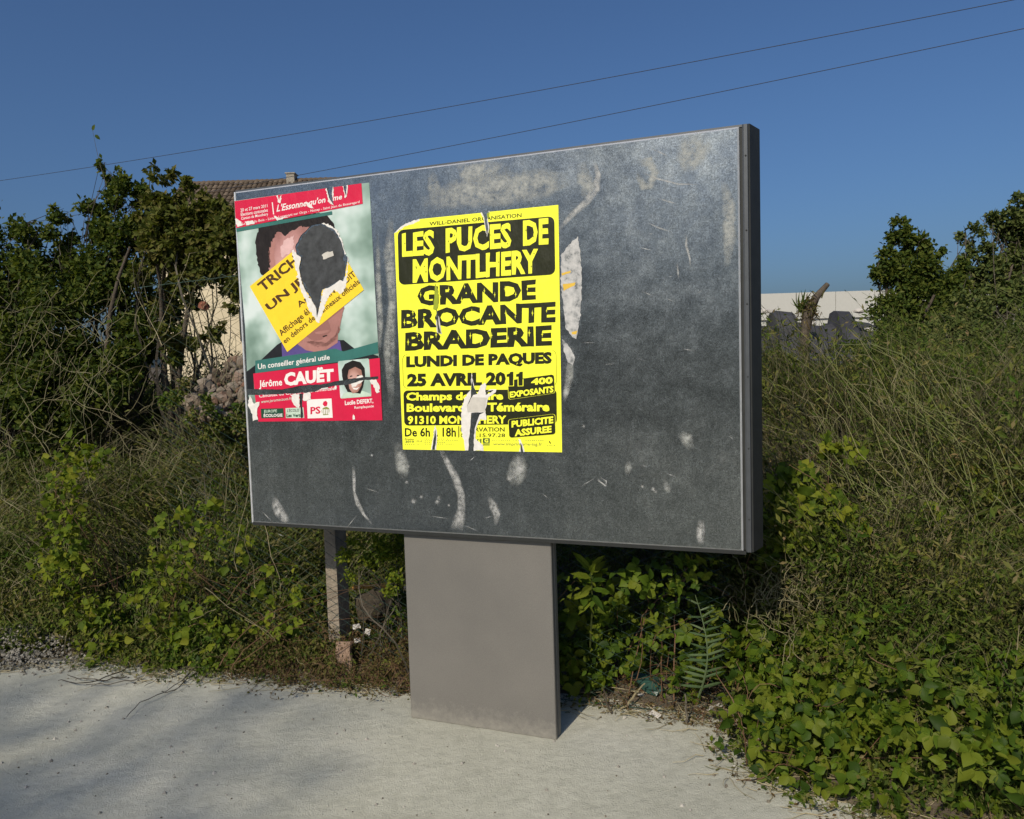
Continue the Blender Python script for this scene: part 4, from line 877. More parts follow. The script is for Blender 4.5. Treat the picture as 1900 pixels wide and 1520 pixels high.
# withered stump plant before the hall
wp = at(1500, 640, 14); we = empty('withered_palm', (wp[0], wp[1], gz(wp)), 0, 'withered palm with a snapped leaning trunk before the white hall', 'plant'); o_ = np.array(we.location)
x = MB(); C = np.array([[at(1492, 690, 14), at(1494, 620, 14), at(1500, 578, 14), at(1514, 552, 14), at(1536, 527, 14)]]) - o_; tubes(x, C, np.array([[.09, .09, .11, .07, .045]]), 0, 7); x.build('trunk', 'bark', we, True)
x = MB(); n = 260; c0 = at(1500, 575, 14) - o_; d = rdir(n, -.2); leaves(x, c0 + rng.normal(size=(n, 3)) * [.09, .09, .13], d, rdir(n), rng.uniform(.08, .2, n), BLADE, 0, 1.5); x.build('dry_fronds', 'rust_leaf', we)
x = MB(); leaves(x, np.repeat((at(1487, 580, 14) - o_)[None], 12, 0), nrm(rng.normal(size=(12, 3)) * [.4, .4, .2] + [0, 0, 1]), rdir(12), rng.uniform(.25, .5, 12), BLADE, 0, 1.6); x.build('green_shoot', 'dark_leaf', we)

# ------------------------------------------------------------------ weeds over the bank (uncountable)
def weed_h(x, y):
    e = edge_e(x, y); right = ss(.3, 1.3, x)
    side = np.maximum(ss(-1.25, -1.9, x) if False else 1 - ss(-1.9, -1.2, x), ss(.9, 1.3, x))
    low = .10 + .30 * ss(.2, .9, e)                       # behind the board
    full = .14 + (.46 + .12 * right) * ss(.05, .75, e)
    return low * (1 - side) + full * side
def scatter(n, x0, x1, emin, emax, y1=9.0):
    out = []; tot = 0
    while tot < n:
        x = rng.uniform(x0, x1, n); y = rng.uniform(1.2, y1, n); e = edge_e(x, y); k = (e > emin) & (e < emax)
        out.append(np.stack([x[k], y[k]], -1)); tot += k.sum()
    return np.concatenate(out)[:n]
def lean_field(x, y, amt):
    a = .9 * np.sin(.9 * x + .7 * y) + .6 * np.sin(2.1 * x - 1.3 * y + 1); base = np.where(x > .8, -.55, .15)
    return np.stack([base + amt * np.cos(a * 2), -.25 + amt * np.sin(a * 2), np.zeros_like(x)], -1)
def weeds(name, label, P, hs, nleaf, lsize, mats, rad=.0016, leanamt=.5, wid=.6):
    n = len(P); z = terr(P[:, 0], P[:, 1]); h = weed_h(P[:, 0], P[:, 1]) * hs * rng.uniform(.45, 1.15, n) * np.clip(1 + .42 * wob(P[:, 0] * 1.5, P[:, 1] * 1.5), .35, 1.7)
    h = np.maximum(h, .05); base = np.stack([P[:, 0], P[:, 1], z], -1)
    ln = lean_field(P[:, 0], P[:, 1], leanamt) + rng.normal(size=(n, 3)) * .35; ln[:, 2] = 0; ll_ = np.linalg.norm(ln, axis=1, keepdims=True); ln = ln / np.maximum(ll_, 1e-6) * np.minimum(ll_, .75)
    t = np.linspace(0, 1, 4)[None, :, None]; H = h[:, None, None]
    C = base[:, None] + H * (t * [0, 0, 1] + (t ** 2) * ln[:, None] * .7 - (t ** 2.5) * [0, 0, .25])
    C += rng.normal(size=C.shape) * H * .035 * t
    x = MB(); tubes(x, C, np.linspace(1.3, .5, 4)[None] * rad * rng.uniform(.6, 1.5, (n, 1)), 0)
    if nleaf:
        k = rng.uniform(.15, 1, (n, nleaf)); i = np.clip((k * 3).astype(int), 0, 2); f = (k * 3 - i)[..., None]
        A_ = np.take_along_axis(C, i[..., None].repeat(3, -1), 1); B_ = np.take_along_axis(C, (i + 1)[..., None].repeat(3, -1), 1)
        p = (A_ * (1 - f) + B_ * f).reshape(-1, 3); p = p + rng.normal(size=p.shape) * .018
        d = rdir(len(p), .25); nn = nrm(rdir(len(p)) * .8 + [-.2, -.45, .6]); leaves(x, p, d, nn, lsize * 1.08 * rng.uniform(.4, 1.5, len(p)), LEAF2, 1, wid)
    return tag(x.build(name, mats), label, kind='stuff')
PL_ = scatter(8000, -5.2, -.9, .04, 1.5, 7.5); weeds('weeds', None, PL_, 1.0, 16, .032, ['green_stalk', 'weed_leaf'])
PL_ = scatter(6500, -6.5, -.9, 1.2, 3.6, 9.5); weeds('weeds', None, PL_, 1.15, 11, .040, ['green_stalk', 'weed_leaf'], .002)
PL_ = scatter(3800, -5.2, -.9, .02, 2.0, 7.5); weeds('dry_grass', None, PL_, 1.25, 2, .03, ['dry_stalk', 'olive_leaf'], .0019, .8)
PL_ = scatter(2600, -1.4, 1.0, .22, 1.6, 6.0); weeds('weeds', None, PL_, 1.0, 12, .026, ['green_stalk', 'weed_leaf'])
PL_ = scatter(9500, 1.0, 5.6, .10, 1.7, 6.5); weeds('weeds', None, PL_, 1.0, 17, .030, ['green_stalk', 'weed_leaf'])
PL_ = scatter(7500, 1.0, 7.5, 1.3, 4.2, 9.5); weeds('weeds', None, PL_, 1.1, 11, .040, ['green_stalk', 'weed_leaf'], .002)
PL_ = scatter(5500, 1.0, 5.6, .12, 2.6, 7.5); weeds('dry_grass', None, PL_, 1.2, 3, .03, ['dry_stalk', 'weed_leaf'], .0019, .8)
PL_ = scatter(6000, -30, 30, 3.4, 14, 24); weeds('weeds', None, PL_, .5, 7, .085, ['dry_stalk', 'weed_leaf'], .004)

# fallen twigs and crumbs along the edge of the paving, grit on the paving
x = MB(); P = scatter(2600, -4, 3, -.10, .22, 5.2); z = np.maximum(terr(P[:, 0], P[:, 1]), .002) + .004
a = np.stack([P[:, 0], P[:, 1], z], -1); dd = rdir(len(a)); dd[:, 2] *= .25; tubes(x, bend(a, a + dd * rng.uniform(.02, .10, (len(a), 1)), 4, .1), .0012 * np.ones((1, 4)))
tag(x.build('litter', 'dry_stalk'), kind='stuff')
x = MB(); P = scatter(3200, -4, 3, -.14, .25, 5.2); z = np.maximum(terr(P[:, 0], P[:, 1]), .001) + .004
leaves(x, np.stack([P[:, 0], P[:, 1], z], -1), rdir(len(P)) * [1, 1, .3], nrm(rdir(len(P)) * .4 + [0, 0, 1]), rng.uniform(.008, .026, len(P)), LEAF2); tag(x.build('leaf_litter', 'rust_leaf'), kind='stuff')
OCT = (np.array([(.6, 0, .0), (0, .5, 0), (-.55, 0, 0), (0, -.5, 0), (0, 0, .42), (0, 0, -.3)]), np.array([(0, 1, 4), (1, 2, 4), (2, 3, 4), (3, 0, 4), (1, 0, 5), (2, 1, 5), (3, 2, 5), (0, 3, 5)]))
def grit(name, mat, n, reg, s0, s1, emin=-9, emax=0.0):
    x = MB(); out = []
    while len(out) < n:
        q_ = np.stack([rng.uniform(reg[0], reg[1], n), rng.uniform(reg[2], reg[3], n)], -1); e = edge_e(q_[:, 0], q_[:, 1]); out += list(q_[(e < emax) & (e > emin)])
    q_ = np.array(out[:n]); leaves(x, np.stack([q_[:, 0], q_[:, 1], np.full(n, .001)], -1), rdir(n) * [1, 1, .2], nrm(rdir(n) * .3 + [0, 0, 1]), s0 + (s1 - s0) * rng.uniform(0, 1, n) ** 4, OCT)
    return tag(x.build(name, mat), kind='stuff')
grit('grit', 'pebble', 1500, (-4, 2.5, 1.0, 4.6), .004, .022); grit('dark_grit', 'speck', 900, (-4, 2.5, 1.0, 4.6), .003, .012)
# pale gravel heap at the far left edge
x = MB(); n = 3000; gp = at(60, 1195, 4.35); q_ = rng.normal(size=(n, 2)) * [.26, .13] + [-2.85, 4.33]
zz = np.maximum(terr(q_[:, 0], q_[:, 1]), 0) + .10 * np.exp(-(((q_ - [-2.85, 4.33]) / [.26, .13]) ** 2).sum(-1) * .5) * rng.uniform(.75, 1.0, n)
leaves(x, np.stack([q_[:, 0], q_[:, 1], zz], -1), rdir(n), rdir(n, .6), rng.uniform(.009, .026, n), OCT); tag(x.build('gravel', 'gravel'), kind='stuff')

# ------------------------------------------------------------------ chain-link fence behind the board
FA = np.array([-1.98, 4.36]); FB = np.array([.90, 3.205]); FL = float(np.linalg.norm(FB - FA)); FD = (FB - FA) / FL
fz = [gz((*(FA + FD * t),)) for t in np.linspace(0, FL, 20)]
fence = empty('chain_link_fence', (FA[0], FA[1], 0), math.atan2(FD[1], FD[0]), 'sagging green chain-link fence running behind the board', 'fence')
P_ = .062; FH = 2.05
def sagx(xx, z): return .018 * np.sin(2.3 * xx + z * 2) + .012 * np.sin(5 * xx - 3 * z)
ncol = int(FL / P_); nrow = int(FH / P_); x = MB(); Cs = []
for i in range(ncol):
    k = np.arange(2 * nrow + 1); zz = .02 + k * P_ / 2; xx = i * P_ + np.where(k % 2 == 0, -.004, P_ + .004)
    if i % 2: xx = i * P_ + np.where(k % 2 == 0, P_ + .004, -.004)
    Cs.append(np.stack([xx + .01 * np.sin(3 * zz + xx), sagx(xx, zz) + (k % 2) * .002, zz + .02 * np.sin(1.7 * xx)], -1))
tubes(x, np.array(Cs), .0014, 0, 3); tag(x.build('wire_mesh', 'fence_wire', fence), kind='stuff')
for z in (.03, 2.05):
    x = MB(); xx = np.linspace(-.1, FL, 40); tubes(x, np.stack([xx, sagx(xx, z) + .006, z + .02 * np.sin(1.7 * xx)], -1)[None], .002, 0, 4); x.build('tension_wire', 'fence_wire', fence)
def fpos(px, py): # where a photo pixel's ray meets the fence plane, in fence coordinates
    d = ray(px, py); n = np.array([-FD[1], FD[0]]); t = ((FA - [0, 0]) @ n) / (d[:2] @ n); p = np.array([0, 0, CAMH]) + d * t
    return float((p[:2] - FA) @ FD), float(p[2])
fx, _ = fpos(610, 1100)
for xp in (fx,):
    b = MB(); w = .035
    v = [(xp - w, .03, 0), (xp + w, .03, 0), (xp + w * .9, .03, 2.0), (xp - w * .9, .03, 2.0), (xp - w, .13, 0), (xp + w, .13, 0), (xp + w * .9, .13, 2.0), (xp - w * .9, .13, 2.0)]
    b.add(v, [(0, 1, 2, 3), (5, 4, 7, 6), (4, 0, 3, 7), (1, 5, 6, 2), (3, 2, 6, 7)]); b.build('post', 'post_wood', fence)
# broken board leaning at the post's foot
def loose_board(name, label, mat, p, size, rot, cat='board'):
    e = MB(); sx, sy, sz_ = size; n = 6
    V = []; 
    for k in range(n):
        t = k / (n - 1); jx = random.gauss(0, sx * .03)
        for ax, ay in ((-1, -1), (1, -1), (1, 1), (-1, 1)): V.append((ax * sx / 2 + jx + random.gauss(0, sx * .02), ay * sy / 2, t * sz_ + (random.gauss(0, sx * .12) if k in (0, n - 1) else 0)))
    Fq = [(k * 4 + i, k * 4 + (i + 1) % 4, k * 4 + 4 + (i + 1) % 4, k * 4 + 4 + i) for k in range(n - 1) for i in range(4)] + [(3, 2, 1, 0), (n * 4 - 4, n * 4 - 3, n * 4 - 2, n * 4 - 1)]
    e.add(V, Fq); o = e.build(name, mat); o.location = tuple(map(float, p)); o.rotation_euler = rot; return tag(o, label, cat)
pp = at(640, 1232, 3.82); pp[2] = max(gz(pp), .0)
loose_board('broken_board', 'short broken reddish board leaning at the foot of the fence post', 'wood', pp, (.085, .02, .17), (R(-14), R(-9), R(-20)))
# stone, orange bar and pale litter left of the pedestal
def rock(name, label, p, s, mat, seed, cat='stone', sub=2):
    me = stone_mesh(name, mat, sub, seed); o = link(bpy.data.objects.new(name, me)); o.location = tuple(map(float, p)); o.scale = s; o.rotation_euler = (random.uniform(-.3, .3), random.uniform(-.3, .3), random.uniform(0, 6)); return tag(o, label, cat)
rock('boulder', 'brown lumpy boulder behind the fence, left of the pedestal', at(690, 1125, 4.12), (.11, .10, .12), 'earth', 3, 'stone')
x = MB(); a = at(655, 1090, 4.22); c = at(742, 1087, 4.16); tubes(x, bend(a[None], c[None], 6, .01), .013, 0, 8); tag(x.build('orange_bar', 'orange'), 'dull orange plastic bar lying behind the fence beside the pedestal', 'bar')
def scrap_sheet(name, p, size, seed, mat='scrap', flatz=1.0):
    r_ = np.random.default_rng(seed); n = 5; u = np.linspace(-.5, .5, n); U, V_ = np.meshgrid(u, u); Zs = r_.normal(size=(n, n)) * .12 * flatz
    P = np.stack([U * (1 + r_.normal(size=(n, n)) * .1), V_ * r_.uniform(.5, .9) + r_.normal(size=(n, n)) * .05, Zs], -1) * size; ii = np.arange(n * n).reshape(n, n)
    x = MB(); x.add(P.reshape(-1, 3), np.stack([ii[:-1, :-1], ii[:-1, 1:], ii[1:, 1:], ii[1:, :-1]], -1).reshape(-1, 4)); o = x.build(name, mat)
    o.location = tuple(map(float, p)); o.rotation_euler = (R(55) * flatz + r_.normal() * .3, r_.normal() * .3, r_.uniform(0, 6) if flatz < .5 else r_.normal() * .5); return o
for k, (px, py, s, lb) in enumerate([(662, 1162, .042, 'crumpled white paper scrap in the weeds left of the pedestal, topmost of three'), (682, 1172, .032, 'crumpled white paper scrap nearest the pedestal among three in the weeds'), (663, 1188, .030, 'smallest and lowest white paper scrap in the weeds left of the pedestal')]):
    tag(scrap_sheet('paper_scrap', at(px, py, 3.94), s, 40 + k), lb, 'litter', 'paper scraps left of the pedestal')
# rubble heap behind the fence
rb = at(420, 740, 5.3); rub = empty('rubble_heap', (rb[0], rb[1], gz(rb)), 0, 'heap of broken stones and bricks behind the fence, left of the board', 'rubble'); o_ = np.array(rub.location)
stm = [stone_mesh('stone', 'rubble', 2 if k < 3 else 1, 60 + k) for k in range(6)]
for k in range(260):
    t = random.random(); px = 350 + 150 * random.random() ** .8; top = 668 if px > 425 else 668 + (425 - px) * .9; py = random.uniform(top, 775)
    d = 5.10 + (745 - py) / 90 * .45 + random.uniform(-.08, .08); s = random.uniform(.016, .042) * (1.0 if random.random() > .12 else 1.5)
    o = link(bpy.data.objects.new('stone', stm[k % 6]), rub); o.location = tuple(at(px, py, d) - o_); o.scale = (s * random.uniform(.8, 1.5), s, s * random.uniform(.6, 1)); o.rotation_euler = [random.uniform(0, 6) for _ in range(3)]
x = MB(); cpts = []
for r_i in range(5):
    for px in (330, 370, 410, 460, 520):
        top = 665 if px > 420 else 665 + (420 - px) * .85
        cpts.append(at(px, 760 + (top - 760) * min(1, r_i / 3), 5.15 + .16 * r_i + (.5 if r_i == 4 else 0)) - o_ + [0, .1, -.05 - (.5 if r_i == 4 else 0)])
ii = np.arange(25).reshape(5, 5); x.add(cpts, np.stack([ii[:-1, :-1], ii[:-1, 1:], ii[1:, 1:], ii[1:, :-1]], -1).reshape(-1, 4)); x.build('core', 'earth', rub, True)
x = MB(); e = empty('rubble_weeds', (-2.0, 4.95, gz((-2.0, 4.95))), 0, 'leafy weeds growing at the foot of the rubble heap', 'weed'); o_ = np.array(e.location)
L = [(c - o_, r) for c, r in lobes_px([(350, 750, 4.9, 30), (395, 765, 4.9, 30), (440, 775, 4.9, 32), (375, 790, 4.85, 34), (430, 800, 4.85, 34), (320, 730, 5.0, 28), (470, 790, 4.9, 30)])]
crown(x, L, 2400, .03); x.build('crown', 'weed_leaf', e); x = MB(); branches(x, (0, 0, 0), L, 14, .004, sub=4); x.build('branches', 'twig', e)
rock('clay_pot', 'round terracotta lump hanging in the shrub above the rubble', at(378, 568, 5.9), (.045, .045, .06), 'terracotta', 9, 'pot')

# ------------------------------------------------------------------ brambles: every leaf near enough to see is its own part
def leaflet(V, Fc, org, ang, L, W, droop, seed):
    r_ = random.Random(seed); n = 6; i0 = len(V); ca, sa = math.cos(ang), math.sin(ang); prof = [(0, .04), (.16, .66), (.38, 1.0), (.62, .82), (.84, .40), (1.0, .02)]
    for t, w in prof:
        for sgn in (-1, 0, 1):
            ww = w * W * .5 * (1 + r_.uniform(-.2, .2)); xx, yy = t * L, sgn * ww; zz = -droop * t * t * L + abs(sgn) * ww * r_.uniform(.25, .6)
            V.append((org[0] + xx * ca - yy * sa, org[1] + xx * sa + yy * ca, org[2] + zz))
    for k in range(n - 1):
        for j in (0, 1):
            a = i0 + k * 3 + j; Fc.append((a, a + 3, a + 4, a + 1))
def bramble_leaf_mesh(kind, mat):
    V, Fc = [], []; r_ = random.Random(kind)
    st_ = .35
    sets = {0: [(0, 1.0, .80), (1.35, .86, .70), (-1.35, .86, .70)], 1: [(0, 1.0, .74), (.95, .9, .62), (-.95, .9, .62), (1.9, .66, .46), (-1.9, .66, .46)], 2: [(0, 1, .78), (1.5, .8, .66), (-1.35, .86, .68)], 3: [(0, 1.0, .9)]}[kind]
    for k, (an, L, W) in enumerate(sets): leaflet(V, Fc, (st_ + .04 * math.cos(an), .04 * math.sin(an), 0), an + r_.uniform(-.12, .12), L * .62, W * .62, r_.uniform(.1, .35), kind * 10 + k)
    x = MB(); x.add(V, Fc); x.add([(0, -.012, 0), (0, .012, 0), (st_ + .05, .012, .0), (st_ + .05, -.012, 0)], [(0, 1, 2, 3)])
    return np.array(V), Fc, x
LM = {}
def leaf_data(kind, mat):
    if (kind, mat) not in LM:
        V, Fc, x = bramble_leaf_mesh(kind, mat); o = x.build('leaf', mat, None, True); me = o.data; bpy.data.objects.remove(o); LM[(kind, mat)] = me
    return LM[(kind, mat)]
def orient(d, n):
    d = Vector(d).normalized(); n = Vector(n); n = (n - d * n.dot(d)).normalized(); y = n.cross(d)
    return Matrix((d, y, n)).transposed()
TOC = np.array([0.0, -1.0, .25]); SUNV = -np.array(sd)
def bramble(name, label, pts, size, mat='bramble_leaf', canes=10, kinds=(0, 0, 1, 2), base=None, cat='bramble', group=None, cane_mat='red_stem', nrm_bias=1.3, cane_r=.0028, fill=None):
    fill = int(len(pts) * 1.8) if fill is None else fill
    pts = np.asarray(pts); c = pts.mean(0)
    b0 = np.array([c[0], c[1] + .1, 0]) if base is None else np.array(base, float)
    b0[2] = max(gz(b0), 0); e = empty(name, b0, 0, label, cat, group)
    for k, p in enumerate(pts[:300]):
        o = link(bpy.data.objects.new('leaf', leaf_data(kinds[k % len(kinds)], mat)), e)
        n_ = nrm(SUNV * .55 + TOC * .45 + rng.normal(size=3) * nrm_bias * .55 + [0, 0, .35]); d_ = rng.normal(size=3) * [1, .6, .6] + [0, -.15, -.35]
        s_ = size * rng.uniform(.6, 1.25); mt = orient(d_, n_).to_4x4(); mt.translation = Vector(p - b0); o.matrix_local = mt @ Matrix.Scale(s_, 4)
    if fill:
        q = pts[rng.integers(0, len(pts), fill)] - b0 + rng.normal(size=(fill, 3)) * [.06, .06, .03] - np.stack([np.zeros(fill), np.zeros(fill), rng.uniform(0, .10, fill)], -1)
        x = MB(); leaves(x, q, rdir(fill), nrm(rdir(fill) * .8 + [-.2, -.5, .7]), size * .42 * rng.uniform(.5, 1.2, fill), LEAF4); tag(x.build('small_leaves', mat, e), kind='stuff')
    k = rng.integers(0, len(pts), canes); x = MB(); a = np.zeros((canes, 3)) + rng.normal(size=(canes, 3)) * [.18, .1, 0]
    for q in range(canes):
        g = gz(b0 + a[q]); a[q, 2] = max(g, 0) - b0[2]
    tip = pts[k] - b0; C = bend(a, tip, 9, .10); C[:, 1:-1, 2] += .12 * np.sin(np.linspace(0, math.pi, 9))[None, 1:-1] * np.linalg.norm(tip - a, axis=1)[:, None]
    tubes(x, C, np.linspace(cane_r, cane_r * .45, 9)[None]); x.build('canes', cane_mat, e)
    return e
def region(n, cx, cy, rx, ry, d0, d1, ang=0.0, minz=.02):
    """points in a photo-measured ellipse, between two distances"""
    t = rng.uniform(0, 2 * math.pi, n * 2); r = np.sqrt(rng.uniform(0, 1, n * 2)); u, v = r * np.cos(t) * rx, r * np.sin(t) * ry
    px = cx + u * math.cos(ang) - v * math.sin(ang); py = cy + u * math.sin(ang) + v * math.cos(ang); out = []
    for a, b_ in zip(px, py):
        p = at(a, b_, rng.uniform(d0, d1))
        if p[2] > max(gz(p), 0) + minz: out.append(p)
        if len(out) == n: break
    return np.array(out)
def canopy(n, x0, x1, y0, y1, h0, h1, e0=-.06, e1=1.2, fall=.35):
    """points over a leafy mound standing on the ground"""
    out = []
    while len(out) < n:
        x_, y_ = rng.uniform(x0, x1), rng.uniform(y0, y1); e = float(edge_e(np.array([x_]), np.array([y_]))[0])
        if e0 < e < e1:
            g = max(gz((x_, y_)), 0); h = (h0 + (h1 - h0) * float(ss(0, .55, e))) * (1 + .3 * math.sin(6 * x_ + 4 * y_) + .2 * math.sin(13 * x_ - 9 * y_))
            out.append((x_, y_, g + h * rng.uniform(1 - fall, 1.0) ** 1.0 + .02))
    return np.array(out)
def runners(n, nc, x0, x1, y0, y1, e0, e1, hmax, to, spread=.5, seed=0):
    """leaf points strung along arching runners that start in the mound and lean towards `to`"""
    r_ = np.random.default_rng(seed); out = []; starts = []
    while len(starts) < nc:
        x_, y_ = r_.uniform(x0, x1), r_.uniform(y0, y1)
        if e0 < float(edge_e(np.array([x_]), np.array([y_]))[0]) < e1: starts.append((x_, y_))
    per = int(math.ceil(n / nc))
    for x_, y_ in starts:
        dv = np.array(to) - [x_, y_]; dv = dv / (np.linalg.norm(dv) + 1e-6); dv = dv + r_.normal(size=2) * spread; L = r_.uniform(.25, .7); h = hmax * r_.uniform(.45, 1.1)
        for t in np.sort(r_.uniform(.08, 1, per)):
            q = np.array([x_, y_]) + dv * L * t; g = max(gz(q), 0); g0 = max(gz((x_, y_)), 0); z = g0 + (g - g0) * t + h * math.sin(math.pi * min(1, .25 + .75 * t)) ** .8 + .02
            out.append((q[0] + r_.normal() * .03, q[1] + r_.normal() * .03, max(z + r_.normal() * .025, g + .015)))
    out = np.array(out); out = out[edge_e(out[:, 0], out[:, 1]) > -.07]; return out[:n]
bramble('bramble_bush', 'bramble clump spilling over the corner of the paving, lower right', np.concatenate([runners(230, 18, .98, 1.35, 2.65, 3.3, .05, .5, .22, (.7, 2.6), .5, 1), canopy(80, .82, 1.28, 2.55, 3.20, .04, .22, -.06, .5, .7)]), .074, 'bramble_leaf', 16, base=(1.1, 2.95, 0))
bramble('bramble_bush', 'bramble mound in the middle of the lower right corner', np.concatenate([runners(230, 18, 1.2, 1.8, 2.4, 3.1, .1, .9, .34, (1.1, 2.1), .6, 2), canopy(80, 1.12, 1.75, 2.2, 3.05, .05, .34, -.03, .9, .8)]), .077, 'bramble_leaf', 18, base=(1.5, 2.9, 0))
bramble('bramble_bush', 'bramble mound at the bottom right corner of the picture', np.concatenate([runners(230, 18, 1.6, 2.4, 1.9, 3.0, .1, 1.2, .38, (1.5, 1.6), .6, 3), canopy(80, 1.55, 2.3, 1.7, 2.9, .05, .38, -.03, 1.2, .8)]), .082, 'bramble_leaf', 18, base=(2.0, 2.7, 0))
bramble('bramble_bush', 'bramble bank behind the paving corner, right of the fern frond', np.concatenate([runners(120, 10, .95, 1.5, 3.1, 3.6, .05, .75, .30, (.9, 2.7), .6, 4), canopy(50, .85, 1.5, 3.0, 3.5, .06, .3, .0, .75, .8)]), .078, 'bramble_leaf', 14, base=(1.15, 3.4, 0))
bramble('bramble_bush', 'bramble climbing the fence right beside the pedestal', np.concatenate([region(130, 1090, 1190, 55, 95, 3.46, 3.66), region(26, 1130, 1080, 85, 40, 3.20, 3.36), region(60, 1170, 1160, 70, 70, 3.4, 3.66), region(18, 1055, 1220, 22, 50, 3.44, 3.5)]), .082, 'bramble_leaf', 12, base=(.42, 3.72, 0))
bramble('bramble_bush', 'bramble hanging below the right end of the board', np.concatenate([region(24, 1255, 1060, 90, 34, 3.08, 3.28), region(30, 1260, 1130, 80, 40, 3.3, 3.5), region(30, 1320, 1195, 50, 50, 3.25, 3.45), region(12, 1275, 1250, 30, 30, 3.3, 3.4)]), .078, 'bramble_leaf', 10, base=(.78, 3.62, 0))
bramble('bramble_bush', 'bright yellow-green creeper on the weeds right of the board', np.concatenate([region(70, 1470, 905, 65, 45, 3.55, 3.8), region(110, 1500, 960, 95, 60, 3.45, 3.7), region(30, 1440, 1000, 30, 40, 3.45, 3.6)]), .085, 'lime_leaf', 14, base=(1.35, 3.8, 0), cat='creeper')
bramble('bramble_bush', 'bright lime creeper patch near the right edge, halfway down the bank', np.concatenate([region(80, 1810, 1130, 60, 55, 3.1, 3.3), region(40, 1790, 1220, 80, 40, 3.0, 3.2)]), .085, 'lime_leaf', 10, base=(1.95, 3.4, 0), cat='creeper')
bramble('bramble_bush', 'lime leaves scattered over the middle of the right bank', np.concatenate([region(26, 1560, 830, 30, 25, 3.9, 4.1), region(24, 1680, 1050, 40, 30, 3.4, 3.6), region(20, 1720, 965, 30, 20, 3.6, 3.8), region(16, 1850, 900, 60, 50, 3.7, 4.0)]), .07, 'lime_leaf', 8, base=(1.75, 3.9, 0), cat='creeper')
bramble('bramble_bush', 'upright lime shoots among the weeds at far left', np.concatenate([region(60, 145, 850, 50, 35, 4.5, 4.7), region(60, 115, 930, 40, 60, 4.45, 4.6), region(80, 115, 1040, 45, 60, 4.35, 4.5), region(60, 165, 1160, 45, 60, 4.2, 4.4), region(36, 210, 1210, 40, 25, 4.1, 4.25)]), .075, 'lime_leaf', 18, base=(-2.5, 4.7, 0), cat='creeper', kinds=(3, 0, 3, 2))
bramble('bramble_bush', 'loose yellow-green weeds with round leaves left of the fence post', np.concatenate([region(75, 370, 1000, 100, 65, 4.1, 4.35), region(65, 310, 1100, 90, 70, 4.05, 4.3), region(60, 400, 1190, 100, 45, 3.98, 4.15), region(40, 520, 1110, 60, 80, 3.95, 4.1)]), .07, 'lime_leaf', 20, base=(-1.75, 4.35, 0), cat='weed', kinds=(3, 3, 0, 2))
bramble('bramble_bush', 'low leafy runner on the paving edge left of the pedestal', np.concatenate([region(50, 440, 1235, 70, 16, 3.9, 4.05, 0, 0), region(40, 330, 1225, 60, 18, 4.0, 4.1, 0, 0), region(16, 735, 1110, 22, 40, 3.9, 4.0)]), .06, 'bramble_leaf', 10, base=(-1.55, 4.05, 0), cat='weed')

# small-leaved shrub behind the post, rusty creeping weeds at the foot of the fence
x = MB(); e = empty('small_leaved_shrub', (-.68, 3.98, gz((-.68, 3.98))), 0, 'small-leaved yellow-green shrub behind the fence, left of the pedestal', 'shrub'); o_ = np.array(e.location)
L = [(c - o_, r) for c, r in lobes_px([(700, 1020, 3.82, 45), (665, 1050, 3.8, 34), (725, 1060, 3.78, 36), (655, 1010, 3.85, 24), (735, 1015, 3.8, 36)])]
crown(x, L, 2600, .022, 0); x.build('crown', 'lime_leaf', e); x = MB(); branches(x, (0, 0, 0), L, 16, .005, sub=4); x.build('branches', 'twig', e)
def mat_weeds(name, n, reg, h, mat, smat, nl=8, ls=.014):
    q_ = np.stack([rng.uniform(reg[0], reg[1], n), rng.uniform(reg[2], reg[3], n)], -1); e = edge_e(q_[:, 0], q_[:, 1]); q_ = q_[(e > -.09) & (e < reg[4])]
    base = np.stack([q_[:, 0], q_[:, 1], np.maximum(terr(q_[:, 0], q_[:, 1]), 0)], -1); ln = rdir(len(q_), .35); ln[:, 2] = np.abs(ln[:, 2]); C = bend(base, base + ln * h * rng.uniform(.4, 1.2, (len(q_), 1)), 5, .15)
    C[:, :, 2] = np.maximum(C[:, :, 2], .004)
    x = MB(); tubes(x, C, np.linspace(.0015, .0006, 5)[None]); k = rng.integers(1, 5, (len(q_), nl)); p = C[np.arange(len(q_))[:, None], k].reshape(-1, 3) + rng.normal(size=(len(q_) * nl, 3)) * .012; p[:, 2] = np.maximum(p[:, 2], .004)
    leaves(x, p, rdir(len(p)), nrm(rdir(len(p)) + [-.2, -.4, .7]), ls * rng.uniform(.5, 1.4, len(p)), LEAF2, 1); return tag(x.build(name, [smat, mat]), kind='stuff')
mat_weeds('creeping_weeds', 1700, (-1.45, -.42, 3.55, 4.4, .40), .18, 'rust_leaf', 'red_stem', 10, .015)
mat_weeds('creeping_weeds', 900, (-2.4, -.5, 3.6, 4.5, .3), .15, 'weed_leaf', 'green_stalk', 9, .018)
mat_weeds('creeping_weeds', 420, (.3, .95, 3.1, 3.8, .3), .10, 'rust_leaf', 'red_stem', 5, .014)
mat_weeds('creeping_weeds', 900, (.85, 2.4, 1.9, 3.4, .5), .16, 'weed_leaf', 'green_stalk', 8, .02)

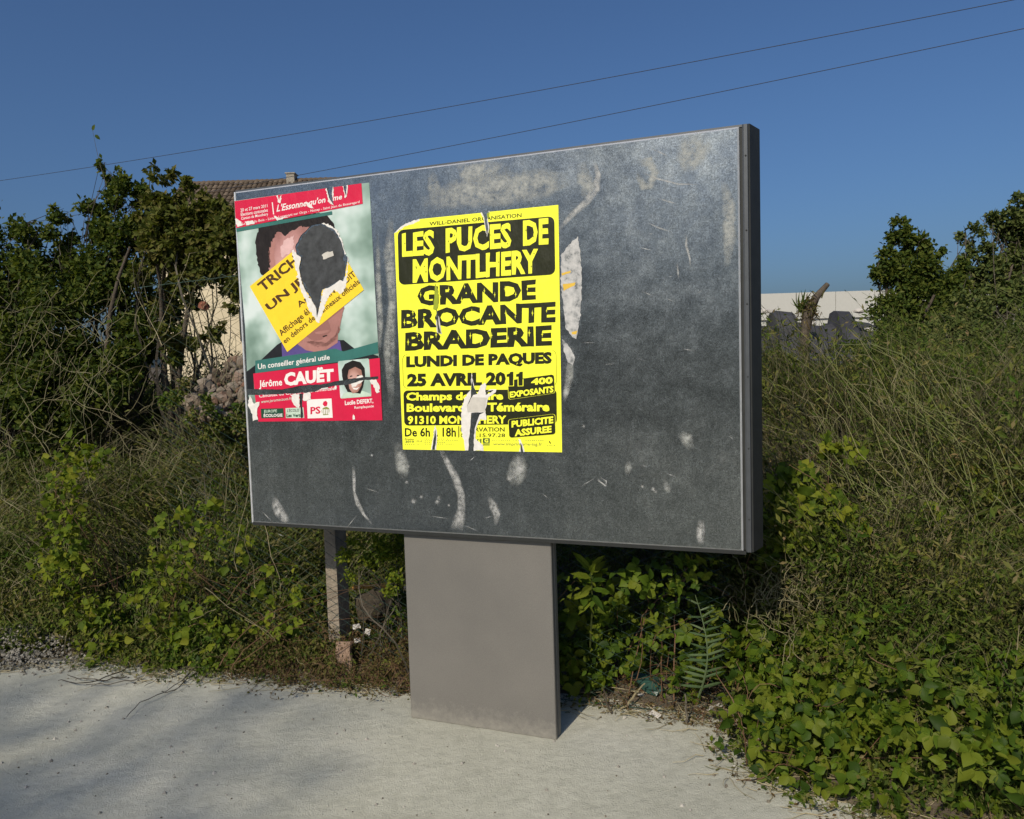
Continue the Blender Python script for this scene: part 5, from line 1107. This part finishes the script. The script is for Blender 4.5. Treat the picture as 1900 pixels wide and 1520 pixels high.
# ------------------------------------------------------------------ fern-like frond, spurge, stems and debris under the board
def frond(name, label, bpx, tpx, d, nl=17, ll=.085):
    a = at(*bpx, d); c = at(*tpx, d + .04); a[2] = max(a[2], gz(a)); e = empty(name, a, 0, label, 'plant'); K = 10
    t = np.linspace(0, 1, K)[:, None]; C = (c - a) * t + np.array([.03, -.06, 0]) * np.sin(math.pi * t); x = MB(); tubes(x, C[None], np.linspace(.005, .0015, K)[None], 0, 5); x.build('rachis', 'frond', e)
    ax = nrm(c - a); side = nrm(np.cross(ax, [0, 1, 0])); lm = None
    for k in range(nl):
        for sg in (-1, 1):
            if k and random.random() < .14: continue
            tt = .12 + .86 * k / nl; p = C[0] * (1 - tt) + (c - a) * tt + np.array([.03, -.06, 0]) * math.sin(math.pi * tt)
            if lm is None:
                x = MB(); V = []; 
                for q in np.linspace(0, 1, 5): w = .085 * (1 - q) ** .6 * (.5 + q) + .002; V += [(q, -w, -.25 * q * q), (q, 0, .03 - .25 * q * q), (q, w, -.25 * q * q)]
                x.add(V, [(i * 3 + j, i * 3 + j + 3, i * 3 + j + 4, i * 3 + j + 1) for i in range(4) for j in (0, 1)]); o = x.build('leaflet', 'frond', e); lm = o.data
            else: o = link(bpy.data.objects.new('leaflet', lm), e)
            dd = side * sg * (.95) + ax * (.2 + .25 * tt) + rng.normal(size=3) * [.12, .18, .12]; mt = orient(dd, nrm(np.array([0, -1, .5]) + rng.normal(size=3) * .15)).to_4x4(); mt.translation = Vector(p)
            o.matrix_local = mt @ Matrix.Scale(ll * (1.15 - .55 * tt) * rng.uniform(.85, 1.1), 4)
frond('fern_frond', 'green pinnate frond standing under the right end of the board', (1296, 1294), (1290, 1104), 3.22, 15, .10)
# spurge with strap leaves
a = at(1100, 1135, 3.56); e = empty('spurge', (a[0], a[1], max(gz(a), 0)), 0, 'spurge with pale strap-shaped leaves just right of the pedestal', 'plant'); o_ = np.array(e.location)
x = MB(); tip = at(1096, 1052, 3.26); tubes(x, bend(np.zeros((1, 3)), (tip - o_)[None], 7, .02), np.linspace(.006, .003, 7)[None], 0, 5); x.build('stem', 'green_stalk', e)
for k in range(14):
    x = MB(); an = k * 2.4; z_ = -.012 * k; dd = np.array([math.cos(an), math.sin(an) * .6 - .3, .9 - .13 * k]); leaves(x, (tip - o_ + [0, 0, z_])[None], dd[None], np.array([[0., -1, .6]]), rng.uniform(.07, .11), LEAF4, 0, .55); x.build('leaf', 'bramble_leaf', e)
def stems(name, label, pts, mat, rad, cat='stem', group=None):
    P = np.array([at(*p) for p in pts]); P[0, 2] = max(gz(P[0]), 0) - .01
    o0 = P[0].copy(); x = MB(); K = 10; tt = np.linspace(0, len(P) - 1, K); Q = np.stack([np.interp(tt, np.arange(len(P)), P[:, i] - o0[i]) for i in range(3)], -1); Q[1:-1] += rng.normal(size=(K - 2, 3)) * .004
    tubes(x, Q[None], np.linspace(rad, rad * .6, K)[None], 0, 5); o = x.build(name, mat); o.location = tuple(o0); return tag(o, label, cat, group)
stems('dead_weed', 'tall thin reddish stem between the pedestal and the fern frond', [(1250, 1262, 3.38), (1252, 1180, 3.40), (1256, 1100, 3.42), (1282, 1065, 3.44)], 'red_stem', .004)
stems('dead_weed', 'shorter reddish stem left of the tall one under the board', [(1225, 1225, 3.42), (1228, 1180, 3.42), (1233, 1130, 3.42)], 'red_stem', .003)
stems('dead_weed', 'thin stem crossing the bramble in a long slant below the board', [(1160, 1140, 3.46), (1198, 1128, 3.45), (1240, 1100, 3.44), (1284, 1066, 3.42)], 'red_stem', .0028)
stems('snapped_twig', 'snapped brown stem at the paving edge beside the pedestal shadow', [(1137, 1336, 3.34), (1125, 1300, 3.35), (1118, 1275, 3.36)], 'twig', .005)
stems('snapped_twig', 'snapped upright stem on the bare soil under the fern frond', [(1274, 1350, 3.22), (1272, 1310, 3.24), (1271, 1288, 3.26)], 'twig', .0055)
stems('snapped_twig', 'pale stick leaning right on the bare soil under the board', [(1150, 1318, 3.36), (1175, 1292, 3.40), (1197, 1268, 3.42)], 'pale_straw', .005)
rock('plastic_bag', 'dark green plastic bag crumpled on the soil under the board', at(1205, 1268, 3.50), (.10, .05, .035), 'green_plastic', 21, 'bag')
rock('pale_stone', 'pale pebble at the corner of the paving by the brambles', at(1402, 1375, 3.02), (.022, .02, .018), 'scrap', 24, 'stone')
for k, (px, py) in enumerate([(1190, 1290), (1210, 1325), (1218, 1328), (1300, 1312), (1318, 1316), (1335, 1310), (1250, 1295), (1280, 1330)]):
    p = at(px, py, 3.32); g = gnd = at(px, py, 3.4); t = ray(px, py); yy = 3.3
    for yy in np.arange(3.1, 3.7, .01):
        q_ = at(px, py, yy)
        if q_[2] <= max(gz(q_), 0) + .012: break
    tag(scrap_sheet('scrap_chip', q_ + [0, 0, .004], .035, 80 + k, 'scrap', .25), 'small pale chip on the bare soil under the board', 'litter', 'pale chips on the bare soil')
# straws and long arching stalks
def straws(name, specs, mat, rad, kind='stuff'):
    x = MB()
    for pts in specs:
        P = np.array([at(*p) for p in pts]); K = 9; tt = np.linspace(0, len(P) - 1, K); Q = np.stack([np.interp(tt, np.arange(len(P)), P[:, i]) for i in range(3)], -1)
        Q[1:-1] += .5 * (Q[:-2] + Q[2:] - 2 * Q[1:-1]); L_q = np.linalg.norm(Q[-1] - Q[0]); tq = np.linspace(0, math.pi, K)[:, None]; Q = Q + L_q * (.06 * rng.normal(size=3) * np.sin(tq) + .04 * rng.normal(size=3) * np.sin(2 * tq) + .02 * rng.normal(size=3) * np.sin(4 * tq)); tubes(x, Q[None], np.linspace(rad, rad * .5, K)[None])
    return tag(x.build(name, mat), kind=kind)
sp_ = []
for k in range(150):
    x1 = random.uniform(1640, 2000); y1 = random.uniform(860, 1200); L_ = random.uniform(200, 520); a_ = R(random.gauss(56, 5)); x0 = x1 - L_ * math.cos(a_); y0 = y1 - L_ * math.sin(a_)
    if x0 < 1420 or y0 < 600: continue
    d_ = random.uniform(3.25, 4.1); bow = random.uniform(-30, 10); sp_.append([(x1, y1, d_), ((x0 + x1) / 2 + bow * .8, (y0 + y1) / 2 - abs(bow) * .6, d_ + .25), (x0, y0, d_ + .6)])
straws('arching_stalks', sp_, 'long_stalk', .0022)
straws('arching_stalks', [[(1880, 1075, 3.7), (1760, 870, 4.0), (1640, 705, 4.5), (1556, 640, 4.8)], [(1850, 1060, 3.6), (1790, 980, 3.7), (1690, 850, 4.0)], [(1900, 860, 3.9), (1800, 720, 4.3), (1720, 660, 4.6)]], 'dry_stalk', .0045)
straws('pale_straws', [[(480, 1100, 4.05), (465, 1030, 4.08), (458, 960, 4.1)], [(440, 1060, 4.05), (450, 1000, 4.05), (462, 880, 4.1)], [(380, 1090, 4.05), (440, 1140, 4.0), (505, 1185, 3.95)], [(355, 1150, 4.0), (400, 1130, 4.0)], [(490, 970, 4.1), (500, 1060, 4.05), (520, 1110, 4.0)],
                       [(455, 1150, 4.0), (500, 1180, 3.96), (512, 1190, 3.95)], [(550, 1220, 3.85), (568, 1240, 3.83)], [(520, 1245, 3.85), (552, 1268, 3.78)], [(330, 900, 4.3), (355, 1000, 4.2)], [(412, 880, 4.4), (440, 820, 4.5)], [(110, 990, 4.6), (20, 1090, 4.5)], [(150, 900, 4.8), (80, 950, 4.7)], [(80, 745, 5.2), (110, 745, 5.2), (180, 770, 5.2)], [(300, 640, 5.4), (240, 520, 5.5), (290, 470, 5.6)], [(200, 690, 5.4), (260, 600, 5.5), (330, 480, 5.7), (400, 465, 5.8)]], 'pale_straw', .0022)
sp_ = []
for k in range(260):
    px = random.uniform(-60, 440); py = random.uniform(560, 960); L_ = random.uniform(40, 130); a_ = random.gauss(1.2, .7); d_ = 4.55 + (960 - py) / 400 * 1.1 + random.uniform(-.1, .1)
    sp_.append([(px, py, d_), (px + L_ * .5 * math.cos(a_) + random.gauss(0, 8), py - L_ * .5 * math.sin(a_), d_), (px + L_ * math.cos(a_), py - L_ * math.sin(a_), d_ + .05)])
straws('dead_twigs', sp_, 'dry_stalk', .0024)
sp_ = []
for k in range(380):
    px = random.uniform(1410, 1980); py = random.uniform(700, 1260); L_ = random.uniform(30, 120); a_ = random.gauss(2.0, .6); d_ = 3.15 + (1260 - py) / 560 * 1.3 + random.uniform(-.1, .1)
    sp_.append([(px, py, d_), (px + L_ * .5 * math.cos(a_) + random.gauss(0, 8), py - L_ * .5 * math.sin(a_), d_), (px + L_ * math.cos(a_), py - L_ * math.sin(a_), d_ + .05)])
straws('dead_twigs', sp_, 'dry_stalk', .0020)
sp_ = []
for k in range(260):
    px = random.gauss(1690, 45); py = random.gauss(985, 45); L_ = random.uniform(25, 80); a_ = random.gauss(1.5, .5); d_ = 3.62 + (1010 - py) / 400 + random.uniform(-.08, .02)
    sp_.append([(px, py, d_), (px + L_ * .5 * math.cos(a_), py - L_ * .5 * math.sin(a_), d_), (px + L_ * math.cos(a_) * 1.2, py - L_ * .8 * math.sin(a_), d_)])
for k in range(160):
    px = random.gauss(1470, 60); py = random.gauss(1130, 40); L_ = random.uniform(25, 70); a_ = random.gauss(1.5, .6); d_ = 3.3 + random.uniform(-.06, .06)
    sp_.append([(px, py, d_), (px + L_ * .5 * math.cos(a_), py - L_ * .5 * math.sin(a_), d_), (px + L_ * math.cos(a_) * 1.2, py - L_ * .8 * math.sin(a_), d_)])
straws('dry_straw', sp_, 'dry_stalk', .0022)
# straw and crumbs of soil fallen on the edge of the paving
x = MB(); P = scatter(520, -3.6, 2.2, -.16, .10, 5.0); g = np.maximum(terr(P[:, 0], P[:, 1]), 0) + .006; a = np.stack([P[:, 0], P[:, 1], g], -1); dd = rdir(len(a)) * [1, .7, .12]; dd[:, 2] = np.abs(dd[:, 2])
C = bend(a, a + dd * rng.uniform(.05, .26, (len(a), 1)), 5, .06); C[:, :, 2] = np.maximum(C[:, :, 2], .004); tubes(x, C, np.linspace(.0018, .0009, 5)[None]); tag(x.build('straw_litter', 'pale_straw'), kind='stuff')
x = MB(); P = scatter(5200, -3.6, 2.2, -.22, .06, 5.0); e_ = edge_e(P[:, 0], P[:, 1]); P = P[rng.uniform(0, 1, len(P)) < np.exp(np.minimum(e_, 0) * 16)]; n = len(P)
leaves(x, np.stack([P[:, 0], P[:, 1], np.maximum(terr(P[:, 0], P[:, 1]), 0) + .001], -1), rdir(n), rdir(n, .7), .003 + .016 * rng.uniform(0, 1, n) ** 3, OCT); tag(x.build('soil_crumbs', 'speck'), kind='stuff')
# dry vine trailing over the paving
def vine(name, label, paths, mat='twig', rad=.0035):
    x = MB(); o0 = None
    for pts in paths:
        P = []
        for px, py in pts:
            d = ray(px, py); t = (.012 - CAMH) / d[2]; P.append(np.array([0, 0, CAMH]) + d * t)
        P = np.array(P); o0 = P[0] if o0 is None else o0; K = 12; tt = np.linspace(0, len(P) - 1, K); Q = np.stack([np.interp(tt, np.arange(len(P)), P[:, i]) for i in range(3)], -1); Q[:, 2] += rng.uniform(0, .015, K); tubes(x, (Q - o0)[None], np.linspace(rad, rad * .5, K)[None], 0, 4)
    o = x.build(name, mat); o.location = tuple(o0); return tag(o, label, 'vine')
vine('dry_vine', 'long dry brown vine trailing from the weeds across the paving at left', [[(372, 1232), (340, 1265), (300, 1290), (255, 1310), (235, 1332)], [(380, 1240), (350, 1262), (330, 1280), (300, 1288)], [(360, 1236), (330, 1250), (290, 1262), (268, 1276)], [(400, 1240), (385, 1256), (365, 1268)]])
vine('dry_vine', 'dry brown vine lying along the paving edge at far left', [[(240, 1240), (200, 1258), (160, 1272), (125, 1270), (108, 1264)], [(235, 1256), (190, 1266), (150, 1262), (125, 1254)], [(260, 1262), (210, 1272), (160, 1272)], [(90, 1225), (130, 1226), (180, 1228)]])
vine('dry_vine', 'short dark twig on the paving left of the pedestal', [[(575, 1278), (550, 1285), (535, 1296)], [(560, 1282), (548, 1280)]])
vine('dry_vine', 'dark twig on the paving against the pedestal foot', [[(758, 1272), (742, 1282), (728, 1290)], [(752, 1268), (738, 1274)]])

# ------------------------------------------------------------------ behind the viewer: the tree that shades the paving, and an unseen dark hedge added to darken the sheet's reflection
def back_tree(name, label, base, lobes, dens, size, leaf='dark_leaf', nbr=30, r0=.05):
    e = empty(name, base, 0, label, 'tree'); L = [(np.array(c, float), r) for c, r in lobes]
    x = MB(); branches(x, (0, 0, 0), L, nbr, r0, sub=3); x.build('branches', 'bark', e); x = MB(); tubes(x, bend(np.zeros((1, 3)), np.mean([c for c, r in L], 0)[None], 8, .03), np.linspace(.16, .06, 8)[None], 0, 8); x.build('trunk', 'bark', e, True)
    x = MB(); crown(x, L, dens, size); x.build('crown', leaf, e); return e
back_tree('tree', 'tall tree behind the viewer whose soft shade falls on the paving at left', (-9.55, -11.25, 0), [((0, 0, 11.2), 1.0), ((.9, .5, 11.0), .75), ((-.9, .4, 10.8), .9), ((.2, -.9, 11.4), 1.0), ((-.6, 1.0, 11.0), .7), ((-1.6, -.6, 11.2), 1.0), ((.7, -1.2, 11.2), .7), ((-.4, 0, 9.6), .7)], 55, .12)
for k in range(9):
    t = k / 8; bx = -17 + 19 * t; by = -5.5 - 8.5 * t
    back_tree('unseen_hedge_tree', 'dark hedge tree behind the viewer, mirrored dimly in the steel sheet', (bx, by, 0), [((0, 0, 1.0), 1.3), ((.7, .2, 2.2), 1.1), ((-.7, 0, 2.0), 1.1), ((0, .1, 3.1), .9)], 45, .2, 'dark_leaf', 10, .04)['group'] = 'unseen hedge trees added behind the viewer'
